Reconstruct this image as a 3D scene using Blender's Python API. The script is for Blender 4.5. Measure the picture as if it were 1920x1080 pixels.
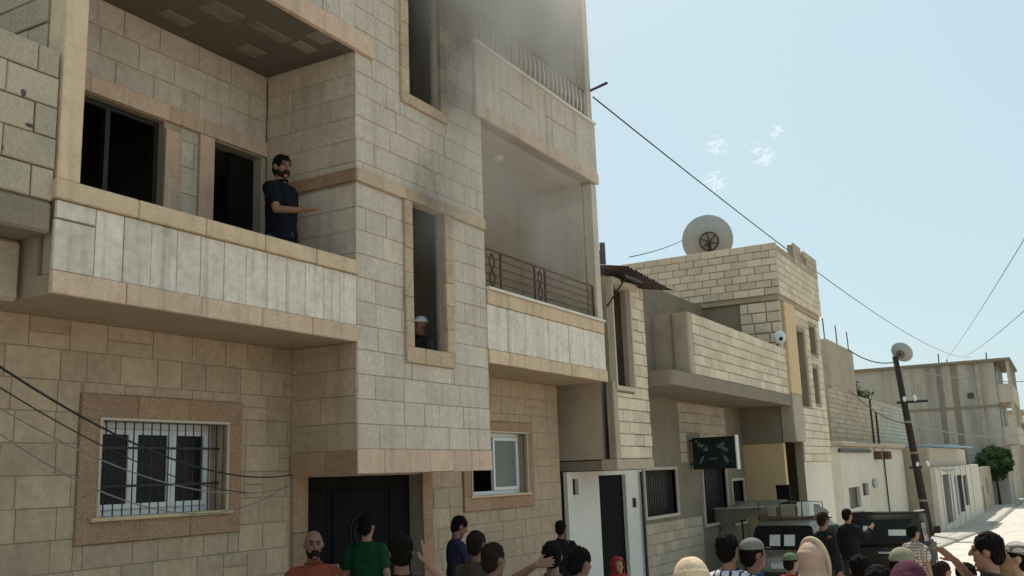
import bpy, bmesh, math, random
import numpy as np
from mathutils import Vector, Matrix, noise
for o in list(bpy.data.objects): bpy.data.objects.remove(o, do_unlink=True)
S = bpy.context.scene
COL = S.collection
RND = random.Random(7)
# ------------------------------------------------------------------ camera
CAM = np.array([0.0, -6.25, 2.2])
FPX, PITCH, YAW, ROLL = 1806.71, math.radians(11.056), math.radians(29.173), math.radians(-2.107)
hd = np.array([math.cos(YAW), math.sin(YAW), 0]); zz = np.array([0, 0, 1.0])
FW = hd*math.cos(PITCH) + zz*math.sin(PITCH)
r0 = np.array([math.sin(YAW), -math.cos(YAW), 0]); u0_ = np.cross(r0, FW)
CU = u0_*math.cos(ROLL) - r0*math.sin(ROLL); CR = r0*math.cos(ROLL) + u0_*math.sin(ROLL)
cam = bpy.data.cameras.new('Camera'); camo = bpy.data.objects.new('Camera', cam); COL.objects.link(camo)
cam.sensor_width = 36; cam.lens = 36*FPX/1920; cam.clip_start = .05; cam.clip_end = 3000
camo.matrix_world = Matrix(((CR[0], CU[0], -FW[0], CAM[0]), (CR[1], CU[1], -FW[1], CAM[1]), (CR[2], CU[2], -FW[2], CAM[2]), (0, 0, 0, 1)))
S.camera = camo
# ------------------------------------------------------------------ world and sun
SUN_EL, SUN_PHI = math.radians(54), math.radians(24)     # phi: from +X towards +Y
w = bpy.data.worlds.new('World'); S.world = w; w.use_nodes = True
nt = w.node_tree; nt.nodes.clear()
def wn(t): return nt.nodes.new(t)
out = wn('ShaderNodeOutputWorld'); bg = wn('ShaderNodeBackground'); sky = wn('ShaderNodeTexSky')
sky.sky_type = 'NISHITA'; sky.sun_disc = False; sky.sun_elevation = SUN_EL; sky.sun_rotation = math.pi/2 - SUN_PHI
sky.air_density = 1.0; sky.dust_density = 2.2; sky.ozone_density = 1.0; sky.altitude = 300
bg.inputs['Strength'].default_value = 0.12
# thin bright cloud wisps in one region of the sky
geo = wn('ShaderNodeTexCoord'); 
def wispdir(x, y):
    v = FW*FPX + CR*(x-960) - CU*(y-540); return v/np.linalg.norm(v)
total = None
for (x, y, rad) in ((1345, 272, .015), (1340, 338, .017), (1428, 292, .018), (1458, 248, .011)):
    d = wispdir(x, y)
    sub = wn('ShaderNodeVectorMath'); sub.operation = 'DISTANCE'; sub.inputs[1].default_value = tuple(d)
    nt.links.new(geo.outputs['Generated'], sub.inputs[0])
    mr = wn('ShaderNodeMapRange'); mr.inputs[1].default_value = rad; mr.inputs[2].default_value = 0.0; mr.inputs[3].default_value = 0; mr.inputs[4].default_value = 1
    nt.links.new(sub.outputs['Value'], mr.inputs[0])
    if total is None: total = mr.outputs[0]
    else:
        mx = wn('ShaderNodeMath'); mx.operation = 'MAXIMUM'; nt.links.new(total, mx.inputs[0]); nt.links.new(mr.outputs[0], mx.inputs[1]); total = mx.outputs[0]
e1 = CR*.93 + CU*.37; e2 = -CR*.37 + CU*.93
dots = []
for e, k in ((e1, 30.0), (e2, 85.0)):
    dv = wn('ShaderNodeVectorMath'); dv.operation = 'DOT_PRODUCT'; dv.inputs[1].default_value = tuple(e*k); nt.links.new(geo.outputs['Generated'], dv.inputs[0]); dots.append(dv)
cx_ = wn('ShaderNodeCombineXYZ'); nt.links.new(dots[0].outputs['Value'], cx_.inputs[0]); nt.links.new(dots[1].outputs['Value'], cx_.inputs[1])
ns = wn('ShaderNodeTexNoise'); ns.inputs['Scale'].default_value = .9; ns.inputs['Detail'].default_value = 3.5; ns.inputs['Roughness'].default_value = .62; ns.inputs['Distortion'].default_value = 1.2
nt.links.new(cx_.outputs[0], ns.inputs[0])
sb_ = wn('ShaderNodeMath'); sb_.operation = 'SUBTRACT'; sb_.inputs[1].default_value = .5; nt.links.new(ns.outputs[0], sb_.inputs[0])
ab_ = wn('ShaderNodeMath'); ab_.operation = 'ABSOLUTE'; nt.links.new(sb_.outputs[0], ab_.inputs[0])
rg_ = wn('ShaderNodeMapRange'); rg_.inputs[1].default_value = .10; rg_.inputs[2].default_value = 0; rg_.inputs[3].default_value = 0; rg_.inputs[4].default_value = 1; nt.links.new(ab_.outputs[0], rg_.inputs[0])
mm = wn('ShaderNodeMath'); mm.operation = 'MULTIPLY'; nt.links.new(total, mm.inputs[0]); nt.links.new(rg_.outputs[0], mm.inputs[1])
rmp = wn('ShaderNodeMapRange'); rmp.inputs[1].default_value = .14; rmp.inputs[2].default_value = .55; rmp.inputs[3].default_value = 0; rmp.inputs[4].default_value = .55
nt.links.new(mm.outputs[0], rmp.inputs[0])
# faint high veil everywhere
veil = wn('ShaderNodeTexNoise'); veil.inputs['Scale'].default_value = 2.2; veil.inputs['Detail'].default_value = 5
nt.links.new(geo.outputs['Generated'], veil.inputs[0])
vr = wn('ShaderNodeMapRange'); vr.inputs[1].default_value = .35; vr.inputs[2].default_value = .75; vr.inputs[3].default_value = 0.66; vr.inputs[4].default_value = .86
nt.links.new(veil.outputs[0], vr.inputs[0])
mix0 = wn('ShaderNodeMix'); mix0.data_type = 'RGBA'; nt.links.new(vr.outputs[0], mix0.inputs[0]); nt.links.new(sky.outputs[0], mix0.inputs[6]); mix0.inputs[7].default_value = (4.95, 6.55, 6.95, 1)
mix = wn('ShaderNodeMix'); mix.data_type = 'RGBA'; nt.links.new(rmp.outputs[0], mix.inputs[0]); nt.links.new(mix0.outputs[2], mix.inputs[6]); mix.inputs[7].default_value = (8.2, 8.8, 9.2, 1)
nt.links.new(mix.outputs[2], bg.inputs[0]); nt.links.new(bg.outputs[0], out.inputs[0])
sl = bpy.data.lights.new('Sun', 'SUN'); sl.energy = 4.8; sl.angle = math.radians(.5); sl.color = (1, .94, .85)
so = bpy.data.objects.new('Sun', sl); COL.objects.link(so)
sd = Vector((math.cos(SUN_EL)*math.cos(SUN_PHI), math.cos(SUN_EL)*math.sin(SUN_PHI), math.sin(SUN_EL)))
so.rotation_euler = sd.to_track_quat('Z', 'Y').to_euler(); so.location = (0, 0, 30)
S.view_settings.view_transform = 'Standard'; S.view_settings.look = 'None'; S.view_settings.gamma = 1; S.view_settings.exposure = 0.0
S.view_settings.use_curve_mapping = False
S.cycles.volume_bounces = 4; S.cycles.volume_step_rate = 2.0; S.cycles.volume_max_steps = 64
S.cycles.max_bounces = 8; S.cycles.diffuse_bounces = 5
# ------------------------------------------------------------------ pixel helpers (1920x1080 photo pixels)
def ray(x, y):
    v = FW*FPX + CR*(x-960) - CU*(y-540); return v/np.linalg.norm(v)
def onY(x, y, Y): v = ray(x, y); return CAM + v*((Y-CAM[1])/v[1])
def onX(x, y, X): v = ray(x, y); return CAM + v*((X-CAM[0])/v[0])
def onZ(x, y, Z): v = ray(x, y); return CAM + v*((Z-CAM[2])/v[2])
def gz(X):
    if X < 9: return 0.0
    if X < 70: return -0.035*(X-9)
    return -0.035*61 - 0.008*(min(X, 200)-70)
def onG(x, y, dz=0):
    v = ray(x, y); t = 2.0
    while t < 600:
        p = CAM + v*t
        if p[2] <= gz(p[0])+dz: return p
        t += .02
    return p
def proj(p):
    v = np.array(p)-CAM; z = v@FW; return 960+FPX*(v@CR)/z, 540-FPX*(v@CU)/z, z
# ------------------------------------------------------------------ materials
MATS = {}
def mat(name, col, rough=.8, var=.12, scale=3.0, stain=.25, staincol=None, fine=40, bump=.25, rnd=.12, metal=0, streak=0, spec=.3, bdist=.006, carve=0, rain=0):
    """procedural surface: base colour with large blotches, fine grain, per-object variation and relief"""
    m = bpy.data.materials.new(name); m.use_nodes = True; n = m.node_tree.nodes; L = m.node_tree.links
    b = n['Principled BSDF']; b.inputs['Roughness'].default_value = rough; b.inputs['Metallic'].default_value = metal
    b.inputs['Specular IOR Level'].default_value = spec
    g = n.new('ShaderNodeNewGeometry')
    n1 = n.new('ShaderNodeTexNoise'); n1.inputs['Scale'].default_value = scale; n1.inputs['Detail'].default_value = 6; n1.inputs['Roughness'].default_value = .62
    n2 = n.new('ShaderNodeTexNoise'); n2.inputs['Scale'].default_value = fine; n2.inputs['Detail'].default_value = 4
    if streak:
        mpn = n.new('ShaderNodeMapping'); mpn.inputs['Scale'].default_value = (1, 1, streak); L.new(g.outputs['Position'], mpn.inputs[0]); L.new(mpn.outputs[0], n1.inputs['Vector'])
    else: L.new(g.outputs['Position'], n1.inputs['Vector'])
    L.new(g.outputs['Position'], n2.inputs['Vector'])
    sc = staincol or tuple(c*.45 for c in col)
    r1 = n.new('ShaderNodeMapRange'); r1.inputs[1].default_value = .46; r1.inputs[2].default_value = .74; r1.inputs[3].default_value = 0; r1.inputs[4].default_value = stain
    L.new(n1.outputs[0], r1.inputs[0])
    mx = n.new('ShaderNodeMix'); mx.data_type = 'RGBA'; mx.inputs[6].default_value = (*col, 1); mx.inputs[7].default_value = (*sc, 1); L.new(r1.outputs[0], mx.inputs[0])
    r2 = n.new('ShaderNodeMapRange'); r2.inputs[1].default_value = .25; r2.inputs[2].default_value = .75; r2.inputs[3].default_value = 1-var; r2.inputs[4].default_value = 1+var
    L.new(n2.outputs[0], r2.inputs[0])
    oi = n.new('ShaderNodeObjectInfo'); r3 = n.new('ShaderNodeMapRange'); r3.inputs[3].default_value = 1-rnd; r3.inputs[4].default_value = 1+rnd
    L.new(oi.outputs['Random'], r3.inputs[0])
    mu = n.new('ShaderNodeMath'); mu.operation = 'MULTIPLY'; L.new(r2.outputs[0], mu.inputs[0]); L.new(r3.outputs[0], mu.inputs[1])
    vm = n.new('ShaderNodeVectorMath'); vm.operation = 'SCALE'; L.new(mx.outputs[2], vm.inputs[0]); L.new(mu.outputs[0], vm.inputs['Scale'])
    L.new(vm.outputs[0], b.inputs['Base Color'])
    if rain:
        mr_ = n.new('ShaderNodeMapping'); mr_.inputs['Scale'].default_value = (7, 7, .5); L.new(g.outputs['Position'], mr_.inputs[0])
        n3 = n.new('ShaderNodeTexNoise'); n3.inputs['Scale'].default_value = 1; n3.inputs['Detail'].default_value = 4; L.new(mr_.outputs[0], n3.inputs['Vector'])
        r4 = n.new('ShaderNodeMapRange'); r4.inputs[1].default_value = .52; r4.inputs[2].default_value = .75; r4.inputs[3].default_value = 1; r4.inputs[4].default_value = 1-rain; L.new(n3.outputs[0], r4.inputs[0])
        vm2 = n.new('ShaderNodeVectorMath'); vm2.operation = 'SCALE'; L.new(vm.outputs[0], vm2.inputs[0]); L.new(r4.outputs[0], vm2.inputs['Scale']); L.new(vm2.outputs[0], b.inputs['Base Color']); vm = vm2
    if carve:
        vo = n.new('ShaderNodeTexVoronoi'); vo.feature = 'DISTANCE_TO_EDGE'; vo.inputs['Scale'].default_value = carve; L.new(g.outputs['Position'], vo.inputs['Vector'])
        r5 = n.new('ShaderNodeMapRange'); r5.inputs[1].default_value = .0; r5.inputs[2].default_value = .12; r5.inputs[3].default_value = .74; r5.inputs[4].default_value = 1.05; L.new(vo.outputs['Distance'], r5.inputs[0])
        vm3 = n.new('ShaderNodeVectorMath'); vm3.operation = 'SCALE'; L.new(vm.outputs[0], vm3.inputs[0]); L.new(r5.outputs[0], vm3.inputs['Scale']); L.new(vm3.outputs[0], b.inputs['Base Color'])
        ad_ = n.new('ShaderNodeMath'); ad_.operation = 'ADD'; L.new(n2.outputs[0], ad_.inputs[0]); L.new(r5.outputs[0], ad_.inputs[1])
        bp = n.new('ShaderNodeBump'); bp.inputs['Strength'].default_value = bump; bp.inputs['Distance'].default_value = bdist
        L.new(ad_.outputs[0], bp.inputs['Height']); L.new(bp.outputs[0], b.inputs['Normal'])
    elif bump:
        bp = n.new('ShaderNodeBump'); bp.inputs['Strength'].default_value = bump; bp.inputs['Distance'].default_value = bdist
        L.new(n2.outputs[0], bp.inputs['Height']); L.new(bp.outputs[0], b.inputs['Normal'])
    MATS[name] = m; return m
mat('stone_grey', (.57, .475, .38), .6, .13, 2.6, .5, (.39, .31, .235), 17, .35, .10, rain=.22)
mat('stone_white', (.69, .60, .505), .6, .14, 3.6, .65, (.46, .37, .28), 15, .35, .09, rain=.45)
mat('stone_shaded', (.455, .335, .225), .65, .13, 2.2, .5, (.32, .225, .14), 16, .4, .11, rain=.15)  # same cladding stone, with shade and warm bounce put into its colour
mat('mortar', (.37, .295, .215), .95, .1, 3, .3)
mat('trim_pink', (.60, .43, .31), .7, .12, 6, .5, (.42, .26, .16), 45, .6, .10, bdist=.010, rain=.3)
mat('trim_carved', (.57, .42, .285), .7, .12, 6, .5, (.36, .23, .13), 45, .8, .10, bdist=.012, carve=38)
mat('trim_yellow', (.64, .475, .315), .7, .12, 5, .45, (.42, .29, .17), 40, .6, .08, bdist=.01, rain=.3)
mat('trim_shaded', (.39, .245, .15), .75, .14, 6, .5, (.28, .155, .085), 45, .8, .10, bdist=.010, carve=34)  # trim stone again, its browner look in shade painted in
mat('plaster', (.38, .285, .195), .9, .08, 1.2, .35, (.26, .2, .14), 30, .3, .02)
mat('plaster_pale', (.54, .46, .36), .9, .06, 1.2, .3, None, 30, .2, .02)
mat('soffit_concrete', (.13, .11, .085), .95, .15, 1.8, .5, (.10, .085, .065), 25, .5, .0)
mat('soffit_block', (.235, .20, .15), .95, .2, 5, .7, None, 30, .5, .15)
mat('concrete', (.43, .345, .25), .92, .12, 1.6, .5, (.19, .165, .13), 30, .5, .03)
mat('concrete_dark', (.25, .20, .145), .92, .14, 1.6, .5, (.13, .11, .085), 30, .5, .03)
mat('block', (.66, .545, .41), .95, .14, 1.5, .45, (.45, .35, .24), 35, .8, .13, bdist=.012)
mat('block_grey', (.47, .385, .285), .95, .15, 1.4, .5, (.25, .21, .155), 35, .8, .12, bdist=.012)
mat('block_joint', (.36, .29, .21), .95, .1, 2, .3)
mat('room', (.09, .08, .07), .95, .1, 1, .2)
mat('white_paint', (.70, .655, .59), .7, .05, 1.4, .45, (.5, .47, .42), 20, .15, .02)
mat('cream_paint', (.66, .585, .48), .8, .05, .9, .45, (.45, .39, .30), 18, .2, .06)
mat('yellow_paint', (.66, .47, .26), .8, .06, 1, .4, (.42, .32, .19), 20, .2, .02)
mat('upvc', (.72, .73, .73), .35, .02, 3, .1, None, 30, 0, .02, spec=.5)
mat('iron', (.035, .033, .032), .5, .2, 8, .4, (.10, .055, .03), 60, .2, .1, metal=.3)
mat('rust', (.13, .065, .04), .75, .2, 8, .5, (.06, .04, .03), 60, .4, .1)
mat('door_metal', (.010, .010, .009), .75, .2, 3, .3, (.02, .018, .014), 50, .2, .05, spec=.08)
mat('dish', (.40, .40, .38), .55, .06, 3, .4, (.28, .24, .19), 30, .15, .03)
mat('cable', (.02, .02, .02), .6, .1, 8, .1, None, 30, 0, 0)
mat('cable_pale', (.22, .20, .17), .6, .1, 8, .1, None, 30, 0, 0)
mat('asphalt', (.60, .535, .455), .95, .12, .5, .5, (.28, .25, .21), 14, .5, 0)
mat('pavement', (.42, .385, .33), .95, .08, .8, .35, None, 25, .4, .06)
mat('earth', (.34, .29, .22), .95, .1, .3, .3, None, 10, .5, 0)
mat('wood', (.035, .026, .02), .85, .2, 4, .4, None, 50, .5, .1)
mat('foliage', (.055, .10, .03), .7, .3, 6, .3, (.02, .045, .012), 20, 0, .3)
mat('foliage_dry', (.12, .14, .05), .8, .3, 6, .3, None, 20, 0, .3)
mat('corrugated', (.10, .085, .075), .7, .2, 4, .6, (.17, .08, .04), 40, .2, .1, metal=.4)
mat('blue_sheet', (.35, .55, .68), .35, .05, 4, .2, None, 40, 0, .05)
mat('far_wall', (.44, .39, .32), .95, .10, .5, .8, (.14, .13, .115), 4, .2, .02, streak=.12)
mat('curtain', (.10, .12, .22), .9, .2, 8, .3, (.05, .05, .10), 40, .3, .05)
mat('soot', (.25, .22, .19), .95, .2, 2, .6, (.05, .045, .04), 20, .2, .05)
def add_soot(name, spots):
    """soot deposited on the stone round the smoking openings"""
    m = MATS[name]; n = m.node_tree.nodes; L = m.node_tree.links; b = n['Principled BSDF']; prev = b.inputs['Base Color'].links[0].from_socket
    g = n.new('ShaderNodeNewGeometry'); nz = n.new('ShaderNodeTexNoise'); nz.inputs['Scale'].default_value = 2.4; nz.inputs['Detail'].default_value = 5; L.new(g.outputs['Position'], nz.inputs['Vector']); tot = None
    for (c, r, d) in spots:
        ds = n.new('ShaderNodeVectorMath'); ds.operation = 'DISTANCE'; ds.inputs[1].default_value = c; L.new(g.outputs['Position'], ds.inputs[0])
        mr = n.new('ShaderNodeMapRange'); mr.interpolation_type = 'SMOOTHSTEP'; mr.inputs[1].default_value = r; mr.inputs[2].default_value = 0; mr.inputs[3].default_value = 0; mr.inputs[4].default_value = d; L.new(ds.outputs['Value'], mr.inputs[0])
        if tot is None: tot = mr.outputs[0]
        else: k = n.new('ShaderNodeMath'); k.operation = 'MAXIMUM'; L.new(tot, k.inputs[0]); L.new(mr.outputs[0], k.inputs[1]); tot = k.outputs[0]
    mu = n.new('ShaderNodeMath'); mu.operation = 'MULTIPLY'; L.new(tot, mu.inputs[0]); L.new(nz.outputs[0], mu.inputs[1])
    k2 = n.new('ShaderNodeMath'); k2.operation = 'MULTIPLY'; k2.use_clamp = True; k2.inputs[1].default_value = 1.7; L.new(mu.outputs[0], k2.inputs[0])
    mx = n.new('ShaderNodeMix'); mx.data_type = 'RGBA'; L.new(k2.outputs[0], mx.inputs[0]); L.new(prev, mx.inputs[6]); mx.inputs[7].default_value = (.07, .055, .045, 1); L.new(mx.outputs[2], b.inputs['Base Color'])
SPOTS = [((9.75, 0, 7.3), 1.1, .95), ((9.9, 0, 8.3), 1.3, 1.2), ((10.2, 0, 9.3), 1.4, 1.1), ((9.35, 0, 5.55), .75, .7), ((9.7, 0, 6.0), .7, .3), ((10.1, 0, 7.0), .7, .35)]
for k_ in ('stone_grey', 'trim_carved'): add_soot(k_, SPOTS)
def glassmat(name, col, rough):
    m = bpy.data.materials.new(name); m.use_nodes = True; b = m.node_tree.nodes['Principled BSDF']
    n = m.node_tree.nodes; t = n.new('ShaderNodeTexNoise'); t.inputs['Scale'].default_value = 3
    r = n.new('ShaderNodeMapRange'); r.inputs[3].default_value = rough*.7; r.inputs[4].default_value = rough*1.3+.02
    m.node_tree.links.new(t.outputs[0], r.inputs[0]); m.node_tree.links.new(r.outputs[0], b.inputs['Roughness'])
    b.inputs['Base Color'].default_value = (*col, 1); b.inputs['Specular IOR Level'].default_value = .22
    MATS[name] = m; return m
glassmat('glass_dark', (.010, .010, .010), .3); glassmat('glass_frost', (.17, .18, .16), .35)
def cloth(name, col, stain=.35, scale=9):
    return mat(name, col, .9, .10, scale, stain, tuple(c*.55 for c in col), 60, .5, .03, spec=.15, bdist=.01)
def skinmat(name, col): return mat(name, col, .55, .06, 10, .25, tuple(c*.75 for c in col), 80, .15, .04, spec=.35)
skinmat('skin', (.30, .155, .10)); skinmat('skin_dark', (.20, .10, .068)); skinmat('skin_light', (.40, .225, .15))
mat('hair', (.010, .008, .0065), .85, .3, 30, .4, None, 160, 1, .1, spec=.12, bdist=.02)
mat('hair_brown', (.030, .017, .011), .85, .3, 30, .4, None, 160, 1, .1, spec=.12, bdist=.02)
mat('eye', (.02, .015, .012), .2, .1, 5, .1, None, 30, 0, 0)
# ------------------------------------------------------------------ mesh helpers
class MB:
    def __init__(s): s.v = []; s.f = []
    def add(s, vs, fs):
        o = len(s.v); s.v += [tuple(map(float, v)) for v in vs]; s.f += [tuple(i+o for i in f) for f in fs]; return s
    def box(s, a, b, M=None):
        x0, y0, z0 = a; x1, y1, z1 = b
        vs = [(x0, y0, z0), (x1, y0, z0), (x1, y1, z0), (x0, y1, z0), (x0, y0, z1), (x1, y0, z1), (x1, y1, z1), (x0, y1, z1)]
        if M is not None: vs = [tuple(M @ Vector(v)) for v in vs]
        return s.add(vs, [(3, 2, 1, 0), (4, 5, 6, 7), (0, 1, 5, 4), (1, 2, 6, 5), (2, 3, 7, 6), (3, 0, 4, 7)])
    def cbox(s, a, b, c=.01):
        """box with chamfered edges"""
        bm = bmesh.new(); x0, y0, z0 = a; x1, y1, z1 = b
        vs = [bm.verts.new(p) for p in [(x0, y0, z0), (x1, y0, z0), (x1, y1, z0), (x0, y1, z0), (x0, y0, z1), (x1, y0, z1), (x1, y1, z1), (x0, y1, z1)]]
        for f in [(3, 2, 1, 0), (4, 5, 6, 7), (0, 1, 5, 4), (1, 2, 6, 5), (2, 3, 7, 6), (3, 0, 4, 7)]: bm.faces.new([vs[i] for i in f])
        bmesh.ops.bevel(bm, geom=list(bm.edges), offset=c, segments=1, affect='EDGES')
        return s.bm(bm)
    def bm(s, bm):
        bm.verts.index_update()
        s.add([v.co for v in bm.verts], [[v.index for v in f.verts] for f in bm.faces]); bm.free(); return s
    def tube(s, pts, r, seg=6, cap=True):
        P = [Vector(p) for p in pts]; R = r if hasattr(r, '__len__') else [r]*len(P)
        rings = []; prev = None
        for i, p in enumerate(P):
            t = (P[min(i+1, len(P)-1)]-P[max(i-1, 0)]).normalized()
            if prev is None:
                a = Vector((0, 0, 1)) if abs(t.z) < .9 else Vector((1, 0, 0)); n = t.cross(a).normalized()
            else: n = (prev - t*prev.dot(t)).normalized()
            prev = n; b = t.cross(n)
            rings.append([p + (n*math.cos(2*math.pi*k/seg) + b*math.sin(2*math.pi*k/seg))*R[i] for k in range(seg)])
        vs = [v for rg in rings for v in rg]; fs = []
        for i in range(len(P)-1):
            for k in range(seg):
                k2 = (k+1) % seg; fs.append((i*seg+k, i*seg+k2, (i+1)*seg+k2, (i+1)*seg+k))
        if cap: fs.append(tuple(range(seg-1, -1, -1))); fs.append(tuple((len(P)-1)*seg+k for k in range(seg)))
        return s.add(vs, fs)
    def capsule(s, a, b, ra, rb, seg=12, M=None):
        a = Vector(a); b = Vector(b); d = (b-a); L = max(d.length, 1e-4); d = d/L
        pts = []; rr = []
        for k in range(1, 4): an = math.pi/2*k/4; pts.append(a - d*ra*math.cos(an)); rr.append(ra*math.sin(an))
        pts.append(a); rr.append(ra); pts.append(b); rr.append(rb)
        for k in range(3, 0, -1): an = math.pi/2*k/4; pts.append(b + d*rb*math.cos(an)); rr.append(rb*math.sin(an))
        if M is not None: pts = [M @ p for p in pts]
        return s.tube(pts, rr, seg)
    def ell(s, c, r, seg=16, rings=10, M=None):
        vs = [(c[0], c[1], c[2]-r[2])]; fs = []
        for i in range(1, rings):
            th = math.pi*i/rings - math.pi/2
            for k in range(seg):
                ph = 2*math.pi*k/seg; vs.append((c[0]+r[0]*math.cos(th)*math.cos(ph), c[1]+r[1]*math.cos(th)*math.sin(ph), c[2]+r[2]*math.sin(th)))
        vs.append((c[0], c[1], c[2]+r[2]))
        for k in range(seg): fs.append((0, 1+(k+1) % seg, 1+k))
        for i in range(rings-2):
            for k in range(seg):
                k2 = (k+1) % seg; fs.append((1+i*seg+k, 1+i*seg+k2, 1+(i+1)*seg+k2, 1+(i+1)*seg+k))
        for k in range(seg): fs.append((len(vs)-1, 1+(rings-2)*seg+k, 1+(rings-2)*seg+(k+1) % seg))
        if M is not None: vs = [M @ Vector(v) for v in vs]
        return s.add(vs, fs)
    def loft(s, rings, seg=20):
        """rings: (cx, cy, z, rx, ry), bottom to top, closed"""
        vs = []; fs = []
        for (cx, cy, z, rx, ry) in rings:
            for k in range(seg): an = 2*math.pi*k/seg; vs.append((cx+rx*math.cos(an), cy+ry*math.sin(an), z))
        for i in range(len(rings)-1):
            for k in range(seg):
                k2 = (k+1) % seg; fs.append((i*seg+k, i*seg+k2, (i+1)*seg+k2, (i+1)*seg+k))
        fs.append(tuple(range(seg-1, -1, -1))); fs.append(tuple((len(rings)-1)*seg+k for k in range(seg)))
        return s.add(vs, fs)
    def wall(s, facing, plane, th, u0, u1, z0, z1, holes=()):
        """closed wall slab with rectangular openings (ua, za, ub, zb); facing '-Y' (u = X) or '-X' (u = Y)"""
        us = sorted({u0, u1, *[h[0] for h in holes if u0 < h[0] < u1], *[h[2] for h in holes if u0 < h[2] < u1]})
        zs = sorted({z0, z1, *[h[1] for h in holes if z0 < h[1] < z1], *[h[3] for h in holes if z0 < h[3] < z1]})
        nu, nz = len(us)-1, len(zs)-1
        def sol(i, j):
            if not (0 <= i < nu and 0 <= j < nz): return False
            u = (us[i]+us[i+1])/2; z = (zs[j]+zs[j+1])/2
            return not any(h[0] < u < h[2] and h[1] < z < h[3] for h in holes)
        def P(u, d, z): return (u, plane+d, z) if facing == '-Y' else (plane+d, u, z)
        fl = facing == '-X'
        def q(*ps): s.add(ps if not fl else ps[::-1], [(0, 1, 2, 3)])
        for i in range(nu):
            for j in range(nz):
                if not sol(i, j): continue
                a, b, c, d = us[i], us[i+1], zs[j], zs[j+1]
                q(P(a, 0, c), P(b, 0, c), P(b, 0, d), P(a, 0, d)); q(P(b, th, c), P(a, th, c), P(a, th, d), P(b, th, d))
                if not sol(i-1, j): q(P(a, th, c), P(a, 0, c), P(a, 0, d), P(a, th, d))
                if not sol(i+1, j): q(P(b, 0, c), P(b, th, c), P(b, th, d), P(b, 0, d))
                if not sol(i, j-1): q(P(a, th, c), P(b, th, c), P(b, 0, c), P(a, 0, c))
                if not sol(i, j+1): q(P(a, 0, d), P(b, 0, d), P(b, th, d), P(a, th, d))
        return s
    def mesh(s, name, m, smooth=False):
        me = bpy.data.meshes.new(name); me.from_pydata(s.v, [], s.f); me.update()
        if m: me.materials.append(MATS[m])
        if smooth: me.polygons.foreach_set('use_smooth', [True]*len(me.polygons))
        return me
    def build(s, name, m, parent=None, smooth=False, world=True):
        """link as one mesh object; world=True: coordinates are world, made local to an unrotated parent"""
        if parent is not None and world:
            o = ROOTLOC.get(parent.name, Vector((0, 0, 0)))
            s.v = [(v[0]-o.x, v[1]-o.y, v[2]-o.z) for v in s.v]
        ob = bpy.data.objects.new(name, s.mesh(name, m, smooth)); COL.objects.link(ob)
        if parent is not None: ob.parent = parent; ROOTLOC[ob.name] = ROOTLOC.get(parent.name, Vector((0, 0, 0)))
        return ob
ROOTLOC = {}
def tag(o, label=None, cat=None, group=None, kind=None):
    if label: o['label'] = label
    if cat: o['category'] = cat
    if group: o['group'] = group
    if kind: o['kind'] = kind
    return o
def thing(name, label, cat, loc=(0, 0, 0), rz=0, group=None):
    o = bpy.data.objects.new(name, None); COL.objects.link(o); o.location = loc; o.rotation_euler = (0, 0, rz)
    o.empty_display_size = .2; ROOTLOC[o.name] = Vector(loc); return tag(o, label, cat, group)
# ---- cladding: one object per stone; alike stones share mesh data
TM = {}
def tile_mesh(w_, h_, t, c, m, name):
    k = (round(w_, 2), round(h_, 2), t, c, m)
    if k not in TM:
        w2, h2 = k[0]/2, k[1]/2
        v = [(-w2, c, -h2), (w2, c, -h2), (w2, c, h2), (-w2, c, h2), (-w2+c, 0, -h2+c), (w2-c, 0, -h2+c), (w2-c, 0, h2-c), (-w2+c, 0, h2-c), (-w2, t, -h2), (w2, t, -h2), (w2, t, h2), (-w2, t, h2)]
        f = [(4, 5, 6, 7), (0, 1, 5, 4), (1, 2, 6, 5), (2, 3, 7, 6), (3, 0, 4, 7), (8, 9, 1, 0), (9, 10, 2, 1), (10, 11, 3, 2), (11, 8, 0, 3)]
        b = MB(); b.add(v, f); TM[k] = b.mesh(name, m)
    return TM[k]
def subtract(rects, holes):
    for h in holes:
        nr = []
        for (a, c, b, d) in rects:
            if h[2] <= a or h[0] >= b or h[3] <= c or h[1] >= d: nr.append((a, c, b, d)); continue
            if a < h[0]: nr.append((a, c, h[0], d))
            if b > h[2]: nr.append((h[2], c, b, d))
            ma, mb_ = max(a, h[0]), min(b, h[2])
            if c < h[1]: nr.append((ma, c, mb_, h[1]))
            if d > h[3]: nr.append((ma, h[3], mb_, d))
        rects = nr
    return rects
def rows_random(u0, u1, z0, z1, rowh, wmin, wmax, split=0, rr=RND):
    out_ = []; z = z0
    n = max(1, round((z1-z0)/rowh)); hh = (z1-z0)/n
    for j in range(n):
        c, d = z0+j*hh, z0+(j+1)*hh; u = u0 - rr.random()*wmin*.8*(j % 2)
        while u < u1-.04:
            e = u + rr.uniform(wmin, wmax)
            if u1 - e < wmin*.45: e = u1
            a, b = max(u, u0), min(e, u1)
            if b-a > .03:
                if split and rr.random() < split and b-a < .5: out_.append((a, c, b, (c+d)/2)); out_.append((a, (c+d)/2, b, d))
                else: out_.append((a, c, b, d))
            u = e
    return out_
def rows_bond(u0, u1, z0, z1, rowh, bw):
    out_ = []; n = max(1, round((z1-z0)/rowh)); hh = (z1-z0)/n
    for j in range(n):
        u = u0 - (bw/2 if j % 2 else 0)
        while u < u1-.02:
            a, b = max(u, u0), min(u+bw, u1)
            if b-a > .05: out_.append((a, z0+j*hh, b, z0+(j+1)*hh))
            u += bw
    return out_
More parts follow.
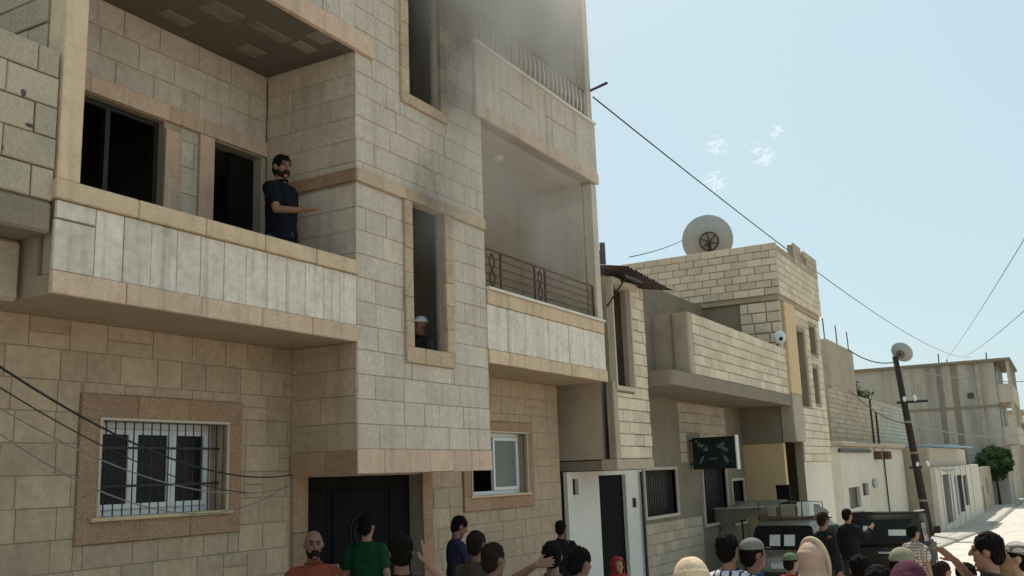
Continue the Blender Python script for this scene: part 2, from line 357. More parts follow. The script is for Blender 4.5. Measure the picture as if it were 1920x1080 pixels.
class Clad:
    """collects stones of one thing; the 300 that show largest become parts, the rest one joined part"""
    def __init__(s, root, name, restname): s.root = root; s.name = name; s.rest = restname; s.L = []
    def add(s, parent, facing, plane, rects, m, joint=.007, t=.013, c=.003, holes=(), jit=.002):
        for (a, z0, b, z1) in subtract(rects, holes):
            w_, h_ = b-a-joint*RND.uniform(.5, 1.3), z1-z0-joint*RND.uniform(.7, 1.25)
            if w_ < .025 or h_ < .025: continue
            off = RND.uniform(-jit, jit)
            loc = ((a+b)/2, plane-t+.004+off, (z0+z1)/2) if facing == '-Y' else (plane-t+.004+off, (a+b)/2, (z0+z1)/2)
            x, y, dpt = proj(loc)
            x2, y2, _ = proj((b, loc[1], z1) if facing == '-Y' else (loc[0], b, z1)); x1, y1, _ = proj((a, loc[1], z0) if facing == '-Y' else (loc[0], a, z0))
            area = abs(x2-x1)*abs(y2-y1)
            if dpt < 0 or not (-40 < x < 1960 and -40 < y < 1120): area = 0
            s.L.append((area, parent, facing, loc, w_, h_, t, c, m))
    def done(s, limit=300):
        s.L.sort(key=lambda q: -q[0]); rest = {}
        for i, (ar, par, fc, loc, w_, h_, t, c, m) in enumerate(s.L):
            me = tile_mesh(w_, h_, t, c, m, s.name)
            if i < limit and ar > 0:
                o = bpy.data.objects.new(s.name, me); COL.objects.link(o); o.parent = par
                o.location = Vector(loc) - ROOTLOC.get(par.name, Vector((0, 0, 0))); o.rotation_euler.z = 0 if fc == '-Y' else -math.pi/2
            else: rest.setdefault(m, []).append((fc, loc, me))
        for m, lst in rest.items():
            b = MB()
            for fc, loc, me in lst:
                vs = [v.co for v in me.vertices]
                if fc == '-X': vs = [Vector((v.y, -v.x, v.z)) for v in vs]
                b.add([v+Vector(loc) for v in vs], [tuple(p.vertices) for p in me.polygons])
            o = b.build(s.rest, m, s.root); o['kind'] = 'stuff'
# ------------------------------------------------------------------ ground and street
def strip(name, y0, y1, dz, m, x0=-60, x1=500, step=6, th=0):
    b = MB(); xs = [x0]
    while xs[-1] < x1: xs.append(min(x1, xs[-1] + (2 if -10 < xs[-1] < 80 else step*3)))
    vs = []; fs = []
    for x in xs: vs += [(x, y0, gz(x)+dz), (x, y1, gz(x)+dz)]
    for i in range(len(xs)-1): fs.append((2*i, 2*i+2, 2*i+3, 2*i+1))
    if th:
        n = len(vs)
        vs += [(v[0], v[1], v[2]-th) for v in vs]
        for i in range(len(xs)-1): fs.append((n+2*i, n+2*i+2, 2*i+2, 2*i)); fs.append((2*i+1, 2*i+3, n+2*i+3, n+2*i+1))
        fs.append((0, 1, n+1, n)); k = 2*(len(xs)-1); fs.append((k+1, k, n+k, n+k+1))
    b.add(vs, fs); return tag(b.build(name, m), kind='structure')
strip('ground', -400, 400, -.06, 'earth', -400, 1200)
strip('street', -9.5, -1.55, 0, 'asphalt', -60, 400, th=.055)
strip('pavement', -1.28, .95, .11, 'pavement', -60, 34.0, th=.15)
strip('pavement', -1.55+.27, .95, .11, 'pavement', 44.0, 130, th=.15)
strip('side_lane', -1.28, .95, .02, 'asphalt', 34.0, 44.0, th=.06)
kerb = strip('kerb', -1.53, -1.285, .10, 'concrete', -60, -59, th=.12)
kerb.data.materials.clear(); kerb.data.materials.append(MATS['concrete'])
kb = MB(); kb.cbox((-.49, -.12, -.1), (.49, .12, .1), .02); kme = kb.mesh('kerb_stone', 'pavement')
for i in range(105):
    X = 2 + i
    if X > 128: break
    o = bpy.data.objects.new('kerb_stone', kme); COL.objects.link(o); o.parent = kerb
    o.location = (X+.5, -1.41, gz(X+.5)+.005+RND.uniform(-.008, .008)); o.rotation_euler.y = .035 if X > 9 else 0
strip('pavement', -11.7, -9.8, .11, 'pavement', -60, 200, th=.15)
# ------------------------------------------------------------------ the burning apartment building
B = thing('apartment_building', 'three storey stone clad building with pinkish trims and smoke at its upper openings', 'building', (9.3, 3.0, 0))
XL, XA, XB_, XR = 4.35, 7.86, 10.52, 14.2
TC = Clad(B, 'wall_tile', 'wall_tile_courses'); TR = Clad(B, 'trim_stone', 'trim_stone_courses')
def piece_rects(a, z0, b, z1, L):
    n = max(1, round((b-a)/L)); cuts = [a] + [a+(b-a)*(i+RND.uniform(-.12, .12))/n for i in range(1, n)] + [b]
    return [(cuts[i], z0, cuts[i+1], z1) for i in range(n)]
def frame_rects(o, i, L=.45):
    """stones of a window surround: o outer, i inner (a, z0, b, z1)"""
    R = piece_rects(o[0], i[3], o[2], o[3], L) if o[3] > i[3]+.02 else []
    if i[1] > o[1]+.02: R += piece_rects(o[0], o[1], o[2], i[1], L)
    for a, b in ((o[0], i[0]), (i[2], o[2])):
        n = max(1, round((i[3]-i[1])/L))
        for k in range(n): R.append((a, i[1]+(i[3]-i[1])*k/n, b, i[1]+(i[3]-i[1])*(k+1)/n))
    return R
# ground floor wall
GW = .918
win = (5.50, 1.98, 6.93, 2.80); wino = (5.30, 1.77, 7.14, 3.02)
door = (8.12, -.8, 10.27, 2.27); dooro = (7.88, -.8, 10.49, 2.27)
rwin = (11.45, 1.95, 13.03, 2.83); rwino = (11.25, 1.75, 13.25, 2.99)
g = MB().wall('-Y', GW, .32, XL+.02, XR, -.8, 3.63, [win, door, rwin]).build('ground_wall', 'mortar', B)
TC.add(g, '-Y', GW, rows_random(XL+.02, XR, -.75, 3.63, .265, .24, .50, .14), 'stone_shaded', holes=[wino, (7.86, -.8, 10.52, 2.5), rwino], joint=.009)
TR.add(g, '-Y', GW, frame_rects(wino, win, .6), 'trim_shaded', t=.045, joint=.004, c=.006)
TR.add(g, '-Y', GW, frame_rects(rwino, rwin, .6), 'trim_shaded', t=.045, joint=.004, c=.006)
TR.add(g, '-Y', GW, [(7.885, -.1+.6*k, 8.12, .5+.6*k) for k in range(4)] + [(10.27, -.1+.6*k, 10.49, .5+.6*k) for k in range(4)], 'trim_shaded', t=.045, joint=.005)
# slabs
MB().box((XL+.02, .025, 3.63), (XA+.01, 7.5, 3.78)).build('floor_slab', 'plaster', B)
MB().box((XA+.01, 1.0, 3.63), (XB_-.01, 7.5, 3.77)).build('floor_slab', 'plaster', B)
MB().box((XB_-.01, .025, 3.63), (XR-.02, 7.5, 3.78)).build('floor_slab', 'plaster', B)
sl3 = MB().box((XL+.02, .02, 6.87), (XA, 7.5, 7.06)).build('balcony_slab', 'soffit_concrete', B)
MB().box((XA, 1.5, 6.90), (XB_-.01, 7.5, 7.05)).build('floor_slab', 'plaster_pale', B)
MB().box((XB_-.01, .165, 6.90), (XR-.02, 7.5, 7.06)).build('floor_slab', 'plaster_pale', B)
MB().box((XL-.05, -.05, 10.55), (XR+.05, 7.6, 10.75)).build('roof_slab', 'concrete', B)
MB().box((XB_+.0, .165, 10.2), (13.95, 1.4, 10.3)).build('balcony_ceiling', 'plaster_pale', B)
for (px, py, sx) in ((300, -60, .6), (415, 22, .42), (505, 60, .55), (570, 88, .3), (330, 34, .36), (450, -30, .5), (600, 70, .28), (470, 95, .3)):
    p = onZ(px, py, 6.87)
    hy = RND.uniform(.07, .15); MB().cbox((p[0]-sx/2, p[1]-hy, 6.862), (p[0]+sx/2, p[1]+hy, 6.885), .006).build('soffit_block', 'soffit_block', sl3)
# outer walls that close the building
MB().wall('-X', XL+.02, .2, .23, 7.5, 3.78, 10.5, []).build('side_wall', 'block_joint', B)
MB().wall('-X', XR-.23, .21, 1.245, 7.5, -.8, 3.63, []).build('side_wall', 'mortar', B)
MB().wall('-X', XR-.23, .21, .165, 7.5, 3.78, 10.5, []).build('side_wall', 'mortar', B)
MB().wall('-X', XL+.02, .2, 1.24, 7.5, -.8, 3.63, []).build('side_wall', 'mortar', B)
MB().wall('-Y', 7.5, .2, XL, XR, -.8, 10.55, []).build('rear_wall', 'plaster', B)
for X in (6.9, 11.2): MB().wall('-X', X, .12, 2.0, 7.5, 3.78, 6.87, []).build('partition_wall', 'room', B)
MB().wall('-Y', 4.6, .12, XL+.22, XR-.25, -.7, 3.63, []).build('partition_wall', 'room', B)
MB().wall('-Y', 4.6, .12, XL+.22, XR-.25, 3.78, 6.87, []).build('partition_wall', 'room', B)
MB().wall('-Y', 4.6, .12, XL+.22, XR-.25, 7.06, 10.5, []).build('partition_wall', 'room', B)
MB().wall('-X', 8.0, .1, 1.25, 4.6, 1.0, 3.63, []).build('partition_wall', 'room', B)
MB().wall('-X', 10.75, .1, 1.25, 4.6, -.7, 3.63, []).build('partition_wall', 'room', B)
# bay
BP = .018
w2 = (8.86, 3.67, 9.54, 5.37); w2o = (8.71, 3.49, 9.71, 5.37)
w3 = (8.84, 6.69, 9.52, 8.45); w3o = (8.69, 6.56, 9.66, 8.6)
bay = MB().wall('-Y', BP, .10, XA+.018, XB_-.018, 2.29, 10.5, [w2, w3]).build('bay_wall', 'mortar', B)
MB().box((XA+.02, .125, 2.295), (XB_-.02, .915, 2.42)).build('bay_soffit', 'plaster', B)
TC.add(bay, '-Y', BP, rows_random(XA, XB_, 2.53, 10.5, .255, .30, .56), 'stone_grey', holes=[w2o, w3o, (XA, 5.36, XB_, 5.52), (XA, 6.86, 8.15, 7.10)])
TR.add(bay, '-Y', BP, frame_rects(w2o, w2, .3), 'trim_carved', t=.05, joint=.004, c=.007)
TR.add(bay, '-Y', BP, frame_rects(w3o, w3, .3), 'trim_carved', t=.05, joint=.004, c=.007)
TR.add(bay, '-Y', BP, piece_rects(XA-.004, 5.375, XB_, 5.52, .42), 'trim_carved', t=.04, joint=.004, c=.006)
TR.add(bay, '-Y', BP, piece_rects(XA-.004, 2.28, XB_, 2.53, .42), 'trim_pink', t=.03, joint=.005, c=.006)
sideA = MB().wall('-X', XA+.018, .14, .122, 1.3, 3.78, 10.5, []).build('bay_side_wall', 'mortar', B)
MB().wall('-X', XA+.018, .14, .122, .915, 2.29, 3.63, []).build('bay_side_wall', 'mortar', B)
TC.add(sideA, '-X', XA+.018, rows_random(.0, 1.305, 3.82, 6.87, .255, .34, .6), 'stone_grey', holes=[(0, 5.36, 1.4, 5.52)])
TC.add(sideA, '-X', XA+.018, rows_random(.0, .905, 2.52, 3.63, .255, .34, .55), 'stone_shaded')
TR.add(sideA, '-X', XA+.018, piece_rects(.0, 5.375, 1.305, 5.52, .42), 'trim_shaded', t=.04, joint=.004)
TR.add(sideA, '-X', XA+.018, piece_rects(.0, 2.28, .9, 2.51, .45), 'trim_shaded', t=.03, joint=.004)
MB().wall('-X', XB_-.16, .14, .122, 1.34, 3.78, 10.5, []).build('bay_side_wall', 'stone_grey', B)
MB().wall('-X', XB_-.16, .14, .122, .915, 2.29, 3.63, []).build('bay_side_wall', 'stone_shaded', B)
# left recess back wall with window and door
RP = 1.32
rw = (5.20, 4.75, 6.42, 5.88); rd = (7.07, 3.78, 7.80, 5.87)
rec = MB().wall('-Y', RP, .18, XL+.22, XA+.018, 3.78, 6.87, [rw, rd]).build('recess_wall', 'mortar', B)
TC.add(rec, '-Y', RP, rows_random(XL+.22, XA, 3.78, 6.87, .28, .28, .52), 'stone_grey', holes=[(5.0, 4.55, 6.62, 6.06), (6.86, 3.7, 7.9, 6.06), (6.5, 5.87, 7, 6.06)])
TR.add(rec, '-Y', RP, piece_rects(5.0, 5.885, 7.86, 6.06, .5) + [(6.42, 3.8+.5*k, 6.62, 4.3+.5*k) for k in range(5) if k < 4] + [(6.87, 3.8+.52*k, 7.07, 4.32+.52*k) for k in range(4)] + [(5.0, 4.55, 6.42, 4.75), (5.0, 4.75, 5.2, 5.3), (5.0, 5.3, 5.2, 5.88)], 'trim_pink', t=.04, joint=.004)
wf = thing  # alias kept short
fr = MB()
for a in (5.20, 5.79, 6.37): fr.box((a, 1.40, 4.75), (a+.05, 1.45, 5.88))
fr.box((5.25, 1.402, 5.83), (6.37, 1.448, 5.88)); fr.build('window_frame', 'iron', rec)
dl = MB().box((7.42, 1.43, 3.79), (7.79, 1.47, 5.85)).build('door_leaf', 'door_metal', rec)
for k in range(3): MB().cbox((7.47, 1.418, 3.95+.62*k), (7.74, 1.436, 4.45+.62*k), .008).build('door_panel', 'door_metal', dl)
# left balcony parapet, pillar and band of the storey above
pl = MB().box((XL+.02, .03, 3.785), (XA+.015, .16, 4.36)).build('balcony_parapet', 'mortar', B)
cuts = [XL]; 
for k in range(13): cuts.append(XL + .34 + k*(XA-XL-.34)/12.0)
TC.add(pl, '-Y', .03, [(cuts[i], 3.80, cuts[i+1], 4.335) for i in range(13)], 'stone_white', holes=[(XL, 4.19, cuts[1], 4.197)], t=.03, joint=.008, jit=.004)
TR.add(pl, '-Y', .028, piece_rects(XL-.01, 3.625, XA, 3.80, .75), 'trim_pink', t=.045, joint=.006, c=.006)
for (a, _, b, _) in piece_rects(XL-.03, 0, XA, 1, .72):
    MB().cbox((a+.003, -.03, 4.34), (b-.003, .19, 4.49), .008).build('coping_stone', 'trim_yellow', pl)
pil = MB().cbox((XL, .0, 4.49), (XL+.19, .22, 6.865), .012).build('balcony_pillar', 'trim_yellow', B)
pl3 = MB().box((XL+.02, .03, 7.07), (XA+.015, .16, 8.0)).build('balcony_parapet', 'mortar', B)
TC.add(pl3, '-Y', .03, [(XL+.27*k, 7.10, XL+.27*(k+1), 7.75) for k in range(13)], 'stone_grey', t=.03)
TR.add(pl3, '-Y', .012, piece_rects(XL-.01, 6.862, 8.15, 7.10, .8), 'trim_pink', t=.055, joint=.006, c=.006)
# right balconies
pr = MB().box((XB_-.015, .03, 3.785), (XR-.01, .155, 4.45)).build('balcony_parapet', 'mortar', B)
TC.add(pr, '-Y', .03, [(XB_+(XR-XB_)*k/14, 3.81, XB_+(XR-XB_)*(k+1)/14, 4.40) for k in range(14)], 'stone_white', t=.03, joint=.008, jit=.004)
TR.add(pr, '-Y', .028, piece_rects(XB_, 3.63, XR+.02, 3.81, .5), 'trim_yellow', t=.045, joint=.005)
TR.add(pr, '-Y', .03, piece_rects(XB_, 4.40, XR-.02, 4.585, .5), 'trim_yellow', t=.05, joint=.005)
MB().box((XB_, .035, 4.455), (XR-.03, .15, 4.585)).build('parapet_core', 'mortar', pr)
MB().cbox((XB_, -.05, 4.588), (XR-.02, .17, 4.625), .006).build('parapet_sill', 'white_paint', pr)
pr2 = MB().box((10.36, -.015, 6.91), (XR-.03, .14, 7.94)).build('balcony_parapet', 'mortar', B)
TC.add(pr2, '-Y', -.015, [(10.34+.45*k, 7.09, min(10.34+.45*(k+1), XR-.01), 7.94) for k in range(9)], 'stone_grey', t=.025, holes=[(11.0, 7.5, 11.9, 7.507), (12.4, 7.55, 13.4, 7.557)])
TR.add(pr2, '-Y', -.015, piece_rects(10.32, 6.905, XR-.01, 7.09, .7), 'trim_pink', t=.045, joint=.004)
MB().cbox((10.33, -.07, 7.943), (XR-.02, .16, 7.985), .006).build('parapet_sill', 'white_paint', pr2)
rb = MB().wall('-Y', 1.36, .18, XB_-.02, XR-.2, 3.78, 10.5, [(10.75, 3.85, 11.75, 5.72), (10.9, 7.2, 12.2, 9.3)]).build('recess_wall', 'mortar', B)
TC.add(rb, '-Y', 1.36, rows_random(XB_-.02, XR-.2, 3.8, 10.3, .31, .4, .7), 'stone_shaded', holes=[(10.6, 3.7, 11.95, 5.95), (10.75, 7.1, 12.35, 9.5)])
TR.add(rb, '-Y', 1.36, frame_rects((10.6, 3.85, 11.95, 5.95), (10.75, 3.85, 11.75, 5.72), .5) + frame_rects((10.75, 7.1, 12.35, 9.5), (10.9, 7.2, 12.2, 9.3), .5), 'trim_shaded', t=.04)
sh = MB()
for k in range(24): sh.box((10.78, 1.42, 3.95+.072*k), (11.72, 1.45, 3.95+.072*k+.05))
sh.build('shutter', 'iron', rb)
ew = MB().wall('-X', XR-.252, .02, .17, 1.355, 3.78, 10.5, []).build('recess_side_wall', 'mortar', B)
TC.add(ew, '-X', XR-.252, rows_random(.17, 1.34, 3.82, 10.2, .31, .4, .7), 'stone_grey')
p = onZ(932, 292, 6.90); MB().ell((p[0], p[1], 6.87), (.09, .09, .05), 14, 8).build('ceiling_lamp', 'upvc', B, True)
for (z0, z1) in ((4.628, 6.898), (7.99, 10.5)): MB().cbox((13.995, .0, z0), (XR-.012, .162, z1), .01).build('corner_pilaster', 'stone_grey', B)
# iron railings
def railing(name, x0, x1, z0, z1, Y, style):
    r_ = MB().tube([(x0, Y, z1), (x1, Y, z1)], .016, 8).build(name, 'rust', B)
    if style == 'bars':
        for k in range(1, 5):
            z = z0 + (z1-z0)*k/5; MB().tube([(x0, Y, z), (x1, Y, z)], .009, 6).build('rail_bar', 'rust', r_)
        for x in (x0+.02, x0+.45, 11.98, 12.30, x1-.02): MB().box((x-.014, Y-.014, z0), (x+.014, Y+.014, z1)).build('rail_post', 'rust', r_)
        for (cx, s_) in ((12.14, 1), (x0+.22, 1.2)):
            sc = MB()
            for sg in (-1, 1):
                pts = [(cx+sg*.055*s_*math.sin(t*math.pi*2), Y, z0+.04+(z1-z0-.08)*t) for t in np.linspace(0, 1, 17)]; sc.tube(pts, .010, 6)
            sc.build('rail_scroll', 'iron', r_)
    else:
        n = 24
        for k in range(n+1):
            x = x0 + (x1-x0)*k/n
            MB().tube([(x, Y, z0), (x, Y, z0+.12), (x+.02, Y, z0+.26), (x, Y, z0+.4), (x, Y, z1)], [.011, .011, .022, .011, .011], 6).build('baluster', 'white_paint' if x > 11.6 else 'rust', r_)  # white half imitates sky light on the bars by colour
    return r_
railing('balcony_railing', XB_+.04, 13.99, 4.625, 5.16, .06, 'bars')
railing('balcony_railing', 10.45, 13.99, 7.985, 8.5, .04, 'balusters')
# ground floor windows
def casement(par, a, z0, b, z1, Y, nleaf, open_leaf=None, glass='glass_dark'):
    f = MB(); t = .055
    f.box((a, Y, z0), (b, Y+.06, z0+t)); f.box((a, Y, z1-t), (b, Y+.06, z1)); f.box((a, Y, z0+t), (a+t, Y+.06, z1-t)); f.box((b-t, Y, z0+t), (b, Y+.06, z1-t))
    root = f.build('window_frame', 'upvc', par)
    wl = (b-a-2*t)/nleaf
    for k in range(nleaf):
        if k == open_leaf: continue
        c, d = a+t+wl*k, a+t+wl*(k+1); s_ = MB(); q = .05
        s_.box((c+.004, Y-.02, z0+t+.004), (d-.004, Y+.03, z0+t+q)); s_.box((c+.004, Y-.02, z1-t-q), (d-.004, Y+.03, z1-t-.004))
        s_.box((c+.004, Y-.02, z0+t+q), (c+q, Y+.03, z1-t-q)); s_.box((d-q, Y-.02, z0+t+q), (d-.004, Y+.03, z1-t-q))
        s_.build('window_sash', 'upvc', par)
        MB().box((c+q, Y+.0, z0+t+q), (d-q, Y+.008, z1-t-q)).build('window_pane', glass, par)
    return root
casement(g, 5.50, 1.98, 6.93, 2.80, 1.10, 3)
cu = MB(); pts = [(5.95+.012*i, 1.19+.02*math.sin(i*1.1)) for i in range(45)]
for i in range(44):
    (xa, ya), (xb, yb) = pts[i], pts[i+1]; cu.add([(xa, ya, 2.0), (xb, yb, 2.0), (xb, yb, 2.75), (xa, ya, 2.75)], [(0, 1, 2, 3)])
cu.build('curtain', 'curtain', g)
for (a, b, c, d) in ((5.42, 1.955, 7.0, 1.985), ): MB().cbox((a, .84, b-.005), (c, 1.1, d), .006).build('window_sill', 'trim_yellow', g)
for k in range(15):
    x = 5.53 + 1.37*k/14; MB().tube([(x, .985, 1.985), (x, .985, 2.80)], .006, 6).build('grille_bar', 'iron', g)
for z in (2.24, 2.57): MB().box((5.50, .972, z-.011), (6.93, .978, z+.011)).build('grille_bar', 'iron', g)
casement(g, 11.45, 1.95, 13.03, 2.83, 1.02, 2, 0, 'glass_frost')
MB().cbox((11.38, .84, 1.925), (13.1, 1.02, 1.955), .006).build('window_sill', 'trim_yellow', g)
for (a, z0, b_, z1) in (win, rwin):   # pale lining of the openings
    MB().box((a, .862, z1), (b_, .93, z1+.022)).build('window_lining', 'plaster_pale', g)
    for x in (a-.022, b_): MB().box((x, .862, z0), (x+.022, .93, z1+.022)).build('window_lining', 'plaster_pale', g)
# entrance door: dark metal leaves with ornament
for k, (a, b) in enumerate(((8.14, 8.66), (8.67, 9.73), (9.74, 10.25))):
    lf = MB().box((a, 1.08, -.05), (b, 1.13, 2.26)).build('door_leaf', 'door_metal', g)
    for z0, z1 in ((.15, .95), (1.05, 2.12)):
        MB().cbox((a+.07, 1.06, z0), (b-.07, 1.085, z1), .012).build('door_panel', 'door_metal', lf)
    cx = (a+b)/2
    if k == 1:
        rg = MB()
        for rr_ in (.16, .09): rg.tube([(cx+rr_*math.cos(t), 1.052, 1.62+rr_*1.25*math.sin(t)) for t in np.linspace(0, 2*math.pi, 21)], .010, 6)
        for sg in (-1, 1): rg.tube([(cx+sg*.14*math.sin(t*3), 1.052, 1.2+.25*t) for t in np.linspace(0, 1, 12)], .009, 6)
        rg.build('door_ornament', 'iron', lf)
MB().tube([(8.75, 1.0, 1.0), (8.75, 1.0, 1.3)], .016, 8).build('door_handle', 'dish', g)
for z in (1.0, 1.3): MB().tube([(8.75, 1.0, z), (8.75, 1.07, z)], .010, 6).build('handle_stay', 'dish', g)
# small frame inside the slim bay windows
for (a, z0, b, z1) in (w2, w3):
    f_ = MB(); f_.box((a+.001, .08, z0), (a+.025, .112, z1)); f_.box((b-.025, .08, z0), (b-.001, .112, z1)); f_.build('window_frame', 'soot', bay)
TC.done(300); TR.done(200)
# steel stub on the far corner and cables
p0 = onY(1100, 172, -.02)
tag(MB().tube([onY(1096, 175, .1), onY(1139, 155, -.3)], .024, 8).build('steel_stub', 'iron'), 'short steel pipe sticking out of the upper corner of the smoking building', 'pipe')
ac = thing('air_conditioner', 'white air conditioner box hanging in the smoky top balcony', 'air conditioner', (12.5, 1.2, 9.3))
MB().cbox((12.15, 1.03, 9.0), (12.95, 1.33, 9.55), .02).build('casing', 'upvc', ac)
MB().tube([(12.55+.2*math.cos(t), 1.015, 9.27+.2*math.sin(t)) for t in np.linspace(0, 2*math.pi, 20)], .012, 6).build('fan_guard', 'iron', ac)
for x in (12.25, 12.85): MB().box((x-.02, 1.02, 8.93), (x+.02, 1.36, 8.995)).build('bracket', 'iron', ac)
# ------------------------------------------------------------------ house on the left
N = thing('block_house', 'rough grey block wall house with concrete slab joined to the balcony pillar', 'house', (2.0, 1.5, 0))
sl = MB().cbox((-3, .03, 4.07), (4.335, 4.0, 4.31), .02).build('floor_slab', 'concrete_dark', N)
pw = MB().box((-3, .07, 4.312), (4.33, .24, 5.42)).build('parapet_wall', 'block_joint', N)
CB = Clad(N, 'concrete_block', 'concrete_block_courses')
rects = rows_bond(-2.9, 4.332, 4.315, 5.28, .24, .47)
for (a, z0, b, z1) in rows_bond(-2.9, 4.332, 5.28, 5.5, .22, .47): rects.append((a, z0, b, z1 - RND.choice((0, .0, .02, .05))))
CB.add(pw, '-Y', .07, rects, 'block_grey', joint=.012, t=.05, c=.007, jit=.008)
CB.done()
for k in range(5):   # broken cells where the block face is gone
    p = onY(RND.uniform(0, 105), RND.uniform(120, 340), .0)
    MB().ell((p[0], .03, p[2]), (RND.uniform(.015, .04), .012, RND.uniform(.015, .03)), 8, 6).build('shell_pit', 'room', pw)
MB().cbox((3.75, .35, 3.60), (4.33, .8, 4.065), .03).build('beam', 'concrete', N)
MB().cbox((3.2, .8, -.2), (3.6, 1.2, 4.065), .03).build('column', 'concrete_dark', N)
MB().wall('-Y', 1.24, .2, -3, 4.33, -.2, 4.065, []).build('ground_wall', 'concrete', N)
MB().wall('-Y', 3.8, .2, -3, 4.33, 4.31, 8, []).build('rear_wall', 'block_grey', N)
SB = Clad(B, 'concrete_block', 'concrete_block_courses')
sw = [c for c in B.children if c.name.startswith('side_wall')][0]
SB.add(sw, '-X', XL+.02, rows_bond(.24, 3.6, 4.4, 8.4, .24, .47), 'block_grey', joint=.012, t=.03, c=.006, jit=.006)
SB.done()
# ------------------------------------------------------------------ narrow block house with the slit window
T = thing('narrow_house', 'narrow unplastered block house with tall slit window above white ground floor', 'house', (15.5, 2.0, 0))
slit = (14.66, 3.60, 15.28, 5.28)
tf = MB().wall('-Y', .05, .09, 14.47, 16.02, 2.42, 5.42, [slit]).build('front_wall', 'block_joint', T)
CT = Clad(T, 'concrete_block', 'concrete_block_courses')
CT.add(tf, '-Y', .05, rows_bond(14.62, 16.02, 2.42, 5.42, .205, .42), 'block', joint=.014, t=.045, c=.008, holes=[(14.54, 3.5, 15.38, 5.5)], jit=.008)
CT.done()
MB().cbox((14.45, .0, 2.24), (16.04, .3, 2.415), .015).build('ring_beam', 'concrete', T)
MB().box((14.455, .01, 2.418), (14.618, .048, 3.66)).build('corner_render', 'concrete', T)
MB().wall('-X', 14.47, .15, .255, 5, 2.42, 5.42, []).build('side_wall', 'concrete', T)
MB().wall('-X', 15.88, .14, .255, 5, 2.42, 5.42, []).build('side_wall', 'block_grey', T)
MB().box((14.48, .3, 2.25), (16.0, 5, 2.40)).build('floor_slab', 'concrete_dark', T)
MB().box((14.47, .26, 5.425), (16.02, 5.0, 5.52)).build('roof_slab', 'concrete', T)
MB().box((14.63, 2.2, 2.45), (15.87, 2.3, 5.4)).build('partition_wall', 'room', T)
wfr = MB(); t_ = .05
wfr.box((14.56, -.02, 3.53), (15.38, .06, 3.60)); wfr.box((14.56, -.02, 3.60), (14.61, .06, 5.30)); wfr.box((15.33, -.02, 3.60), (15.38, .06, 5.30)); wfr.box((14.54, -.05, 5.30), (15.6, .06, 5.41))
wfr.build('window_surround', 'plaster_pale', T)
# white ground floor
gwl = MB().wall('-Y', .9, .07, 14.42, 17.66, -.9, 2.235, [(15.66, -.9, 16.84, 2.16), (14.62, 1.86, 14.84, 2.12)]).build('ground_wall', 'white_paint', T)
MB().box((15.67, .985, -.6), (16.83, 1.02, 2.155)).build('door_leaf', 'door_metal', T)
for z in (.1, 1.1): MB().cbox((15.75, .972, z), (16.75, .99, z+.85), .01).build('door_panel', 'door_metal', T)
MB().cbox((17.12, .86, 1.55), (17.22, .9, 1.72), .008).build('meter_box', 'iron', T)
MB().tube([(17.5, .85, -.3), (17.5, .85, 2.2)], .03, 8).build('drain_pipe', 'iron', T)
MB().box((14.64, 1.0, 1.86), (14.82, 1.04, 2.12)).build('vent_grille', 'iron', T)
# corrugated canopy, stub pipe and bracket on its roof
cn = thing('corrugated_canopy', 'rusty corrugated sheet canopy on top of the slit window house', 'canopy', (15.6, .1, 5.45))
b = MB(); nx = 60; vs = []; fs = []
for j, (y, dz) in enumerate(((-.42, -.10), (.9, .14))):
    for i in range(nx+1):
        x = 14.35 + 2.1*i/nx; vs.append((x, y, 5.60 + dz + .018*math.sin(i*1.9) - .04*(x-14.35) + .03*noise.noise((i*.35, j*3.0, 2))))
n1 = len(vs)
vs += [(v[0], v[1], v[2]-.012) for v in vs]
for i in range(nx):
    fs.append((i, i+1, nx+1+i+1, nx+1+i)); fs.append((n1+i+1, n1+i, n1+nx+1+i, n1+nx+2+i)); fs.append((n1+i, n1+i+1, i+1, i)); fs.append((nx+1+i, nx+2+i, n1+nx+2+i, n1+nx+1+i))
b.add(vs, fs).build('sheet', 'corrugated', cn)
for x in (14.5, 16.0): MB().box((x-.03, .3, 5.52), (x+.03, .36, 5.70)).build('support_post', 'iron', cn)
MB().tube([(15.0, .3, 5.68), (15.0, .3, 6.12)], .05, 10).build('flue_pipe', 'iron', cn); MB().tube([(14.82, .3, 5.72), (14.82, .3, 5.95)], .035, 8).build('flue_pipe', 'iron', cn)
MB().box((14.2, -.42, 5.30), (14.95, -.36, 5.34)).build('bracket_arm', 'iron', cn); MB().tube([(14.9, -.39, 5.30), (14.9, .2, 5.45)], .02, 6).build('bracket_arm', 'iron', cn)
MB().tube([(14.3, -.39, 5.3), (14.47, .04, 4.9)], .014, 6).build('bracket_stay', 'iron', cn)
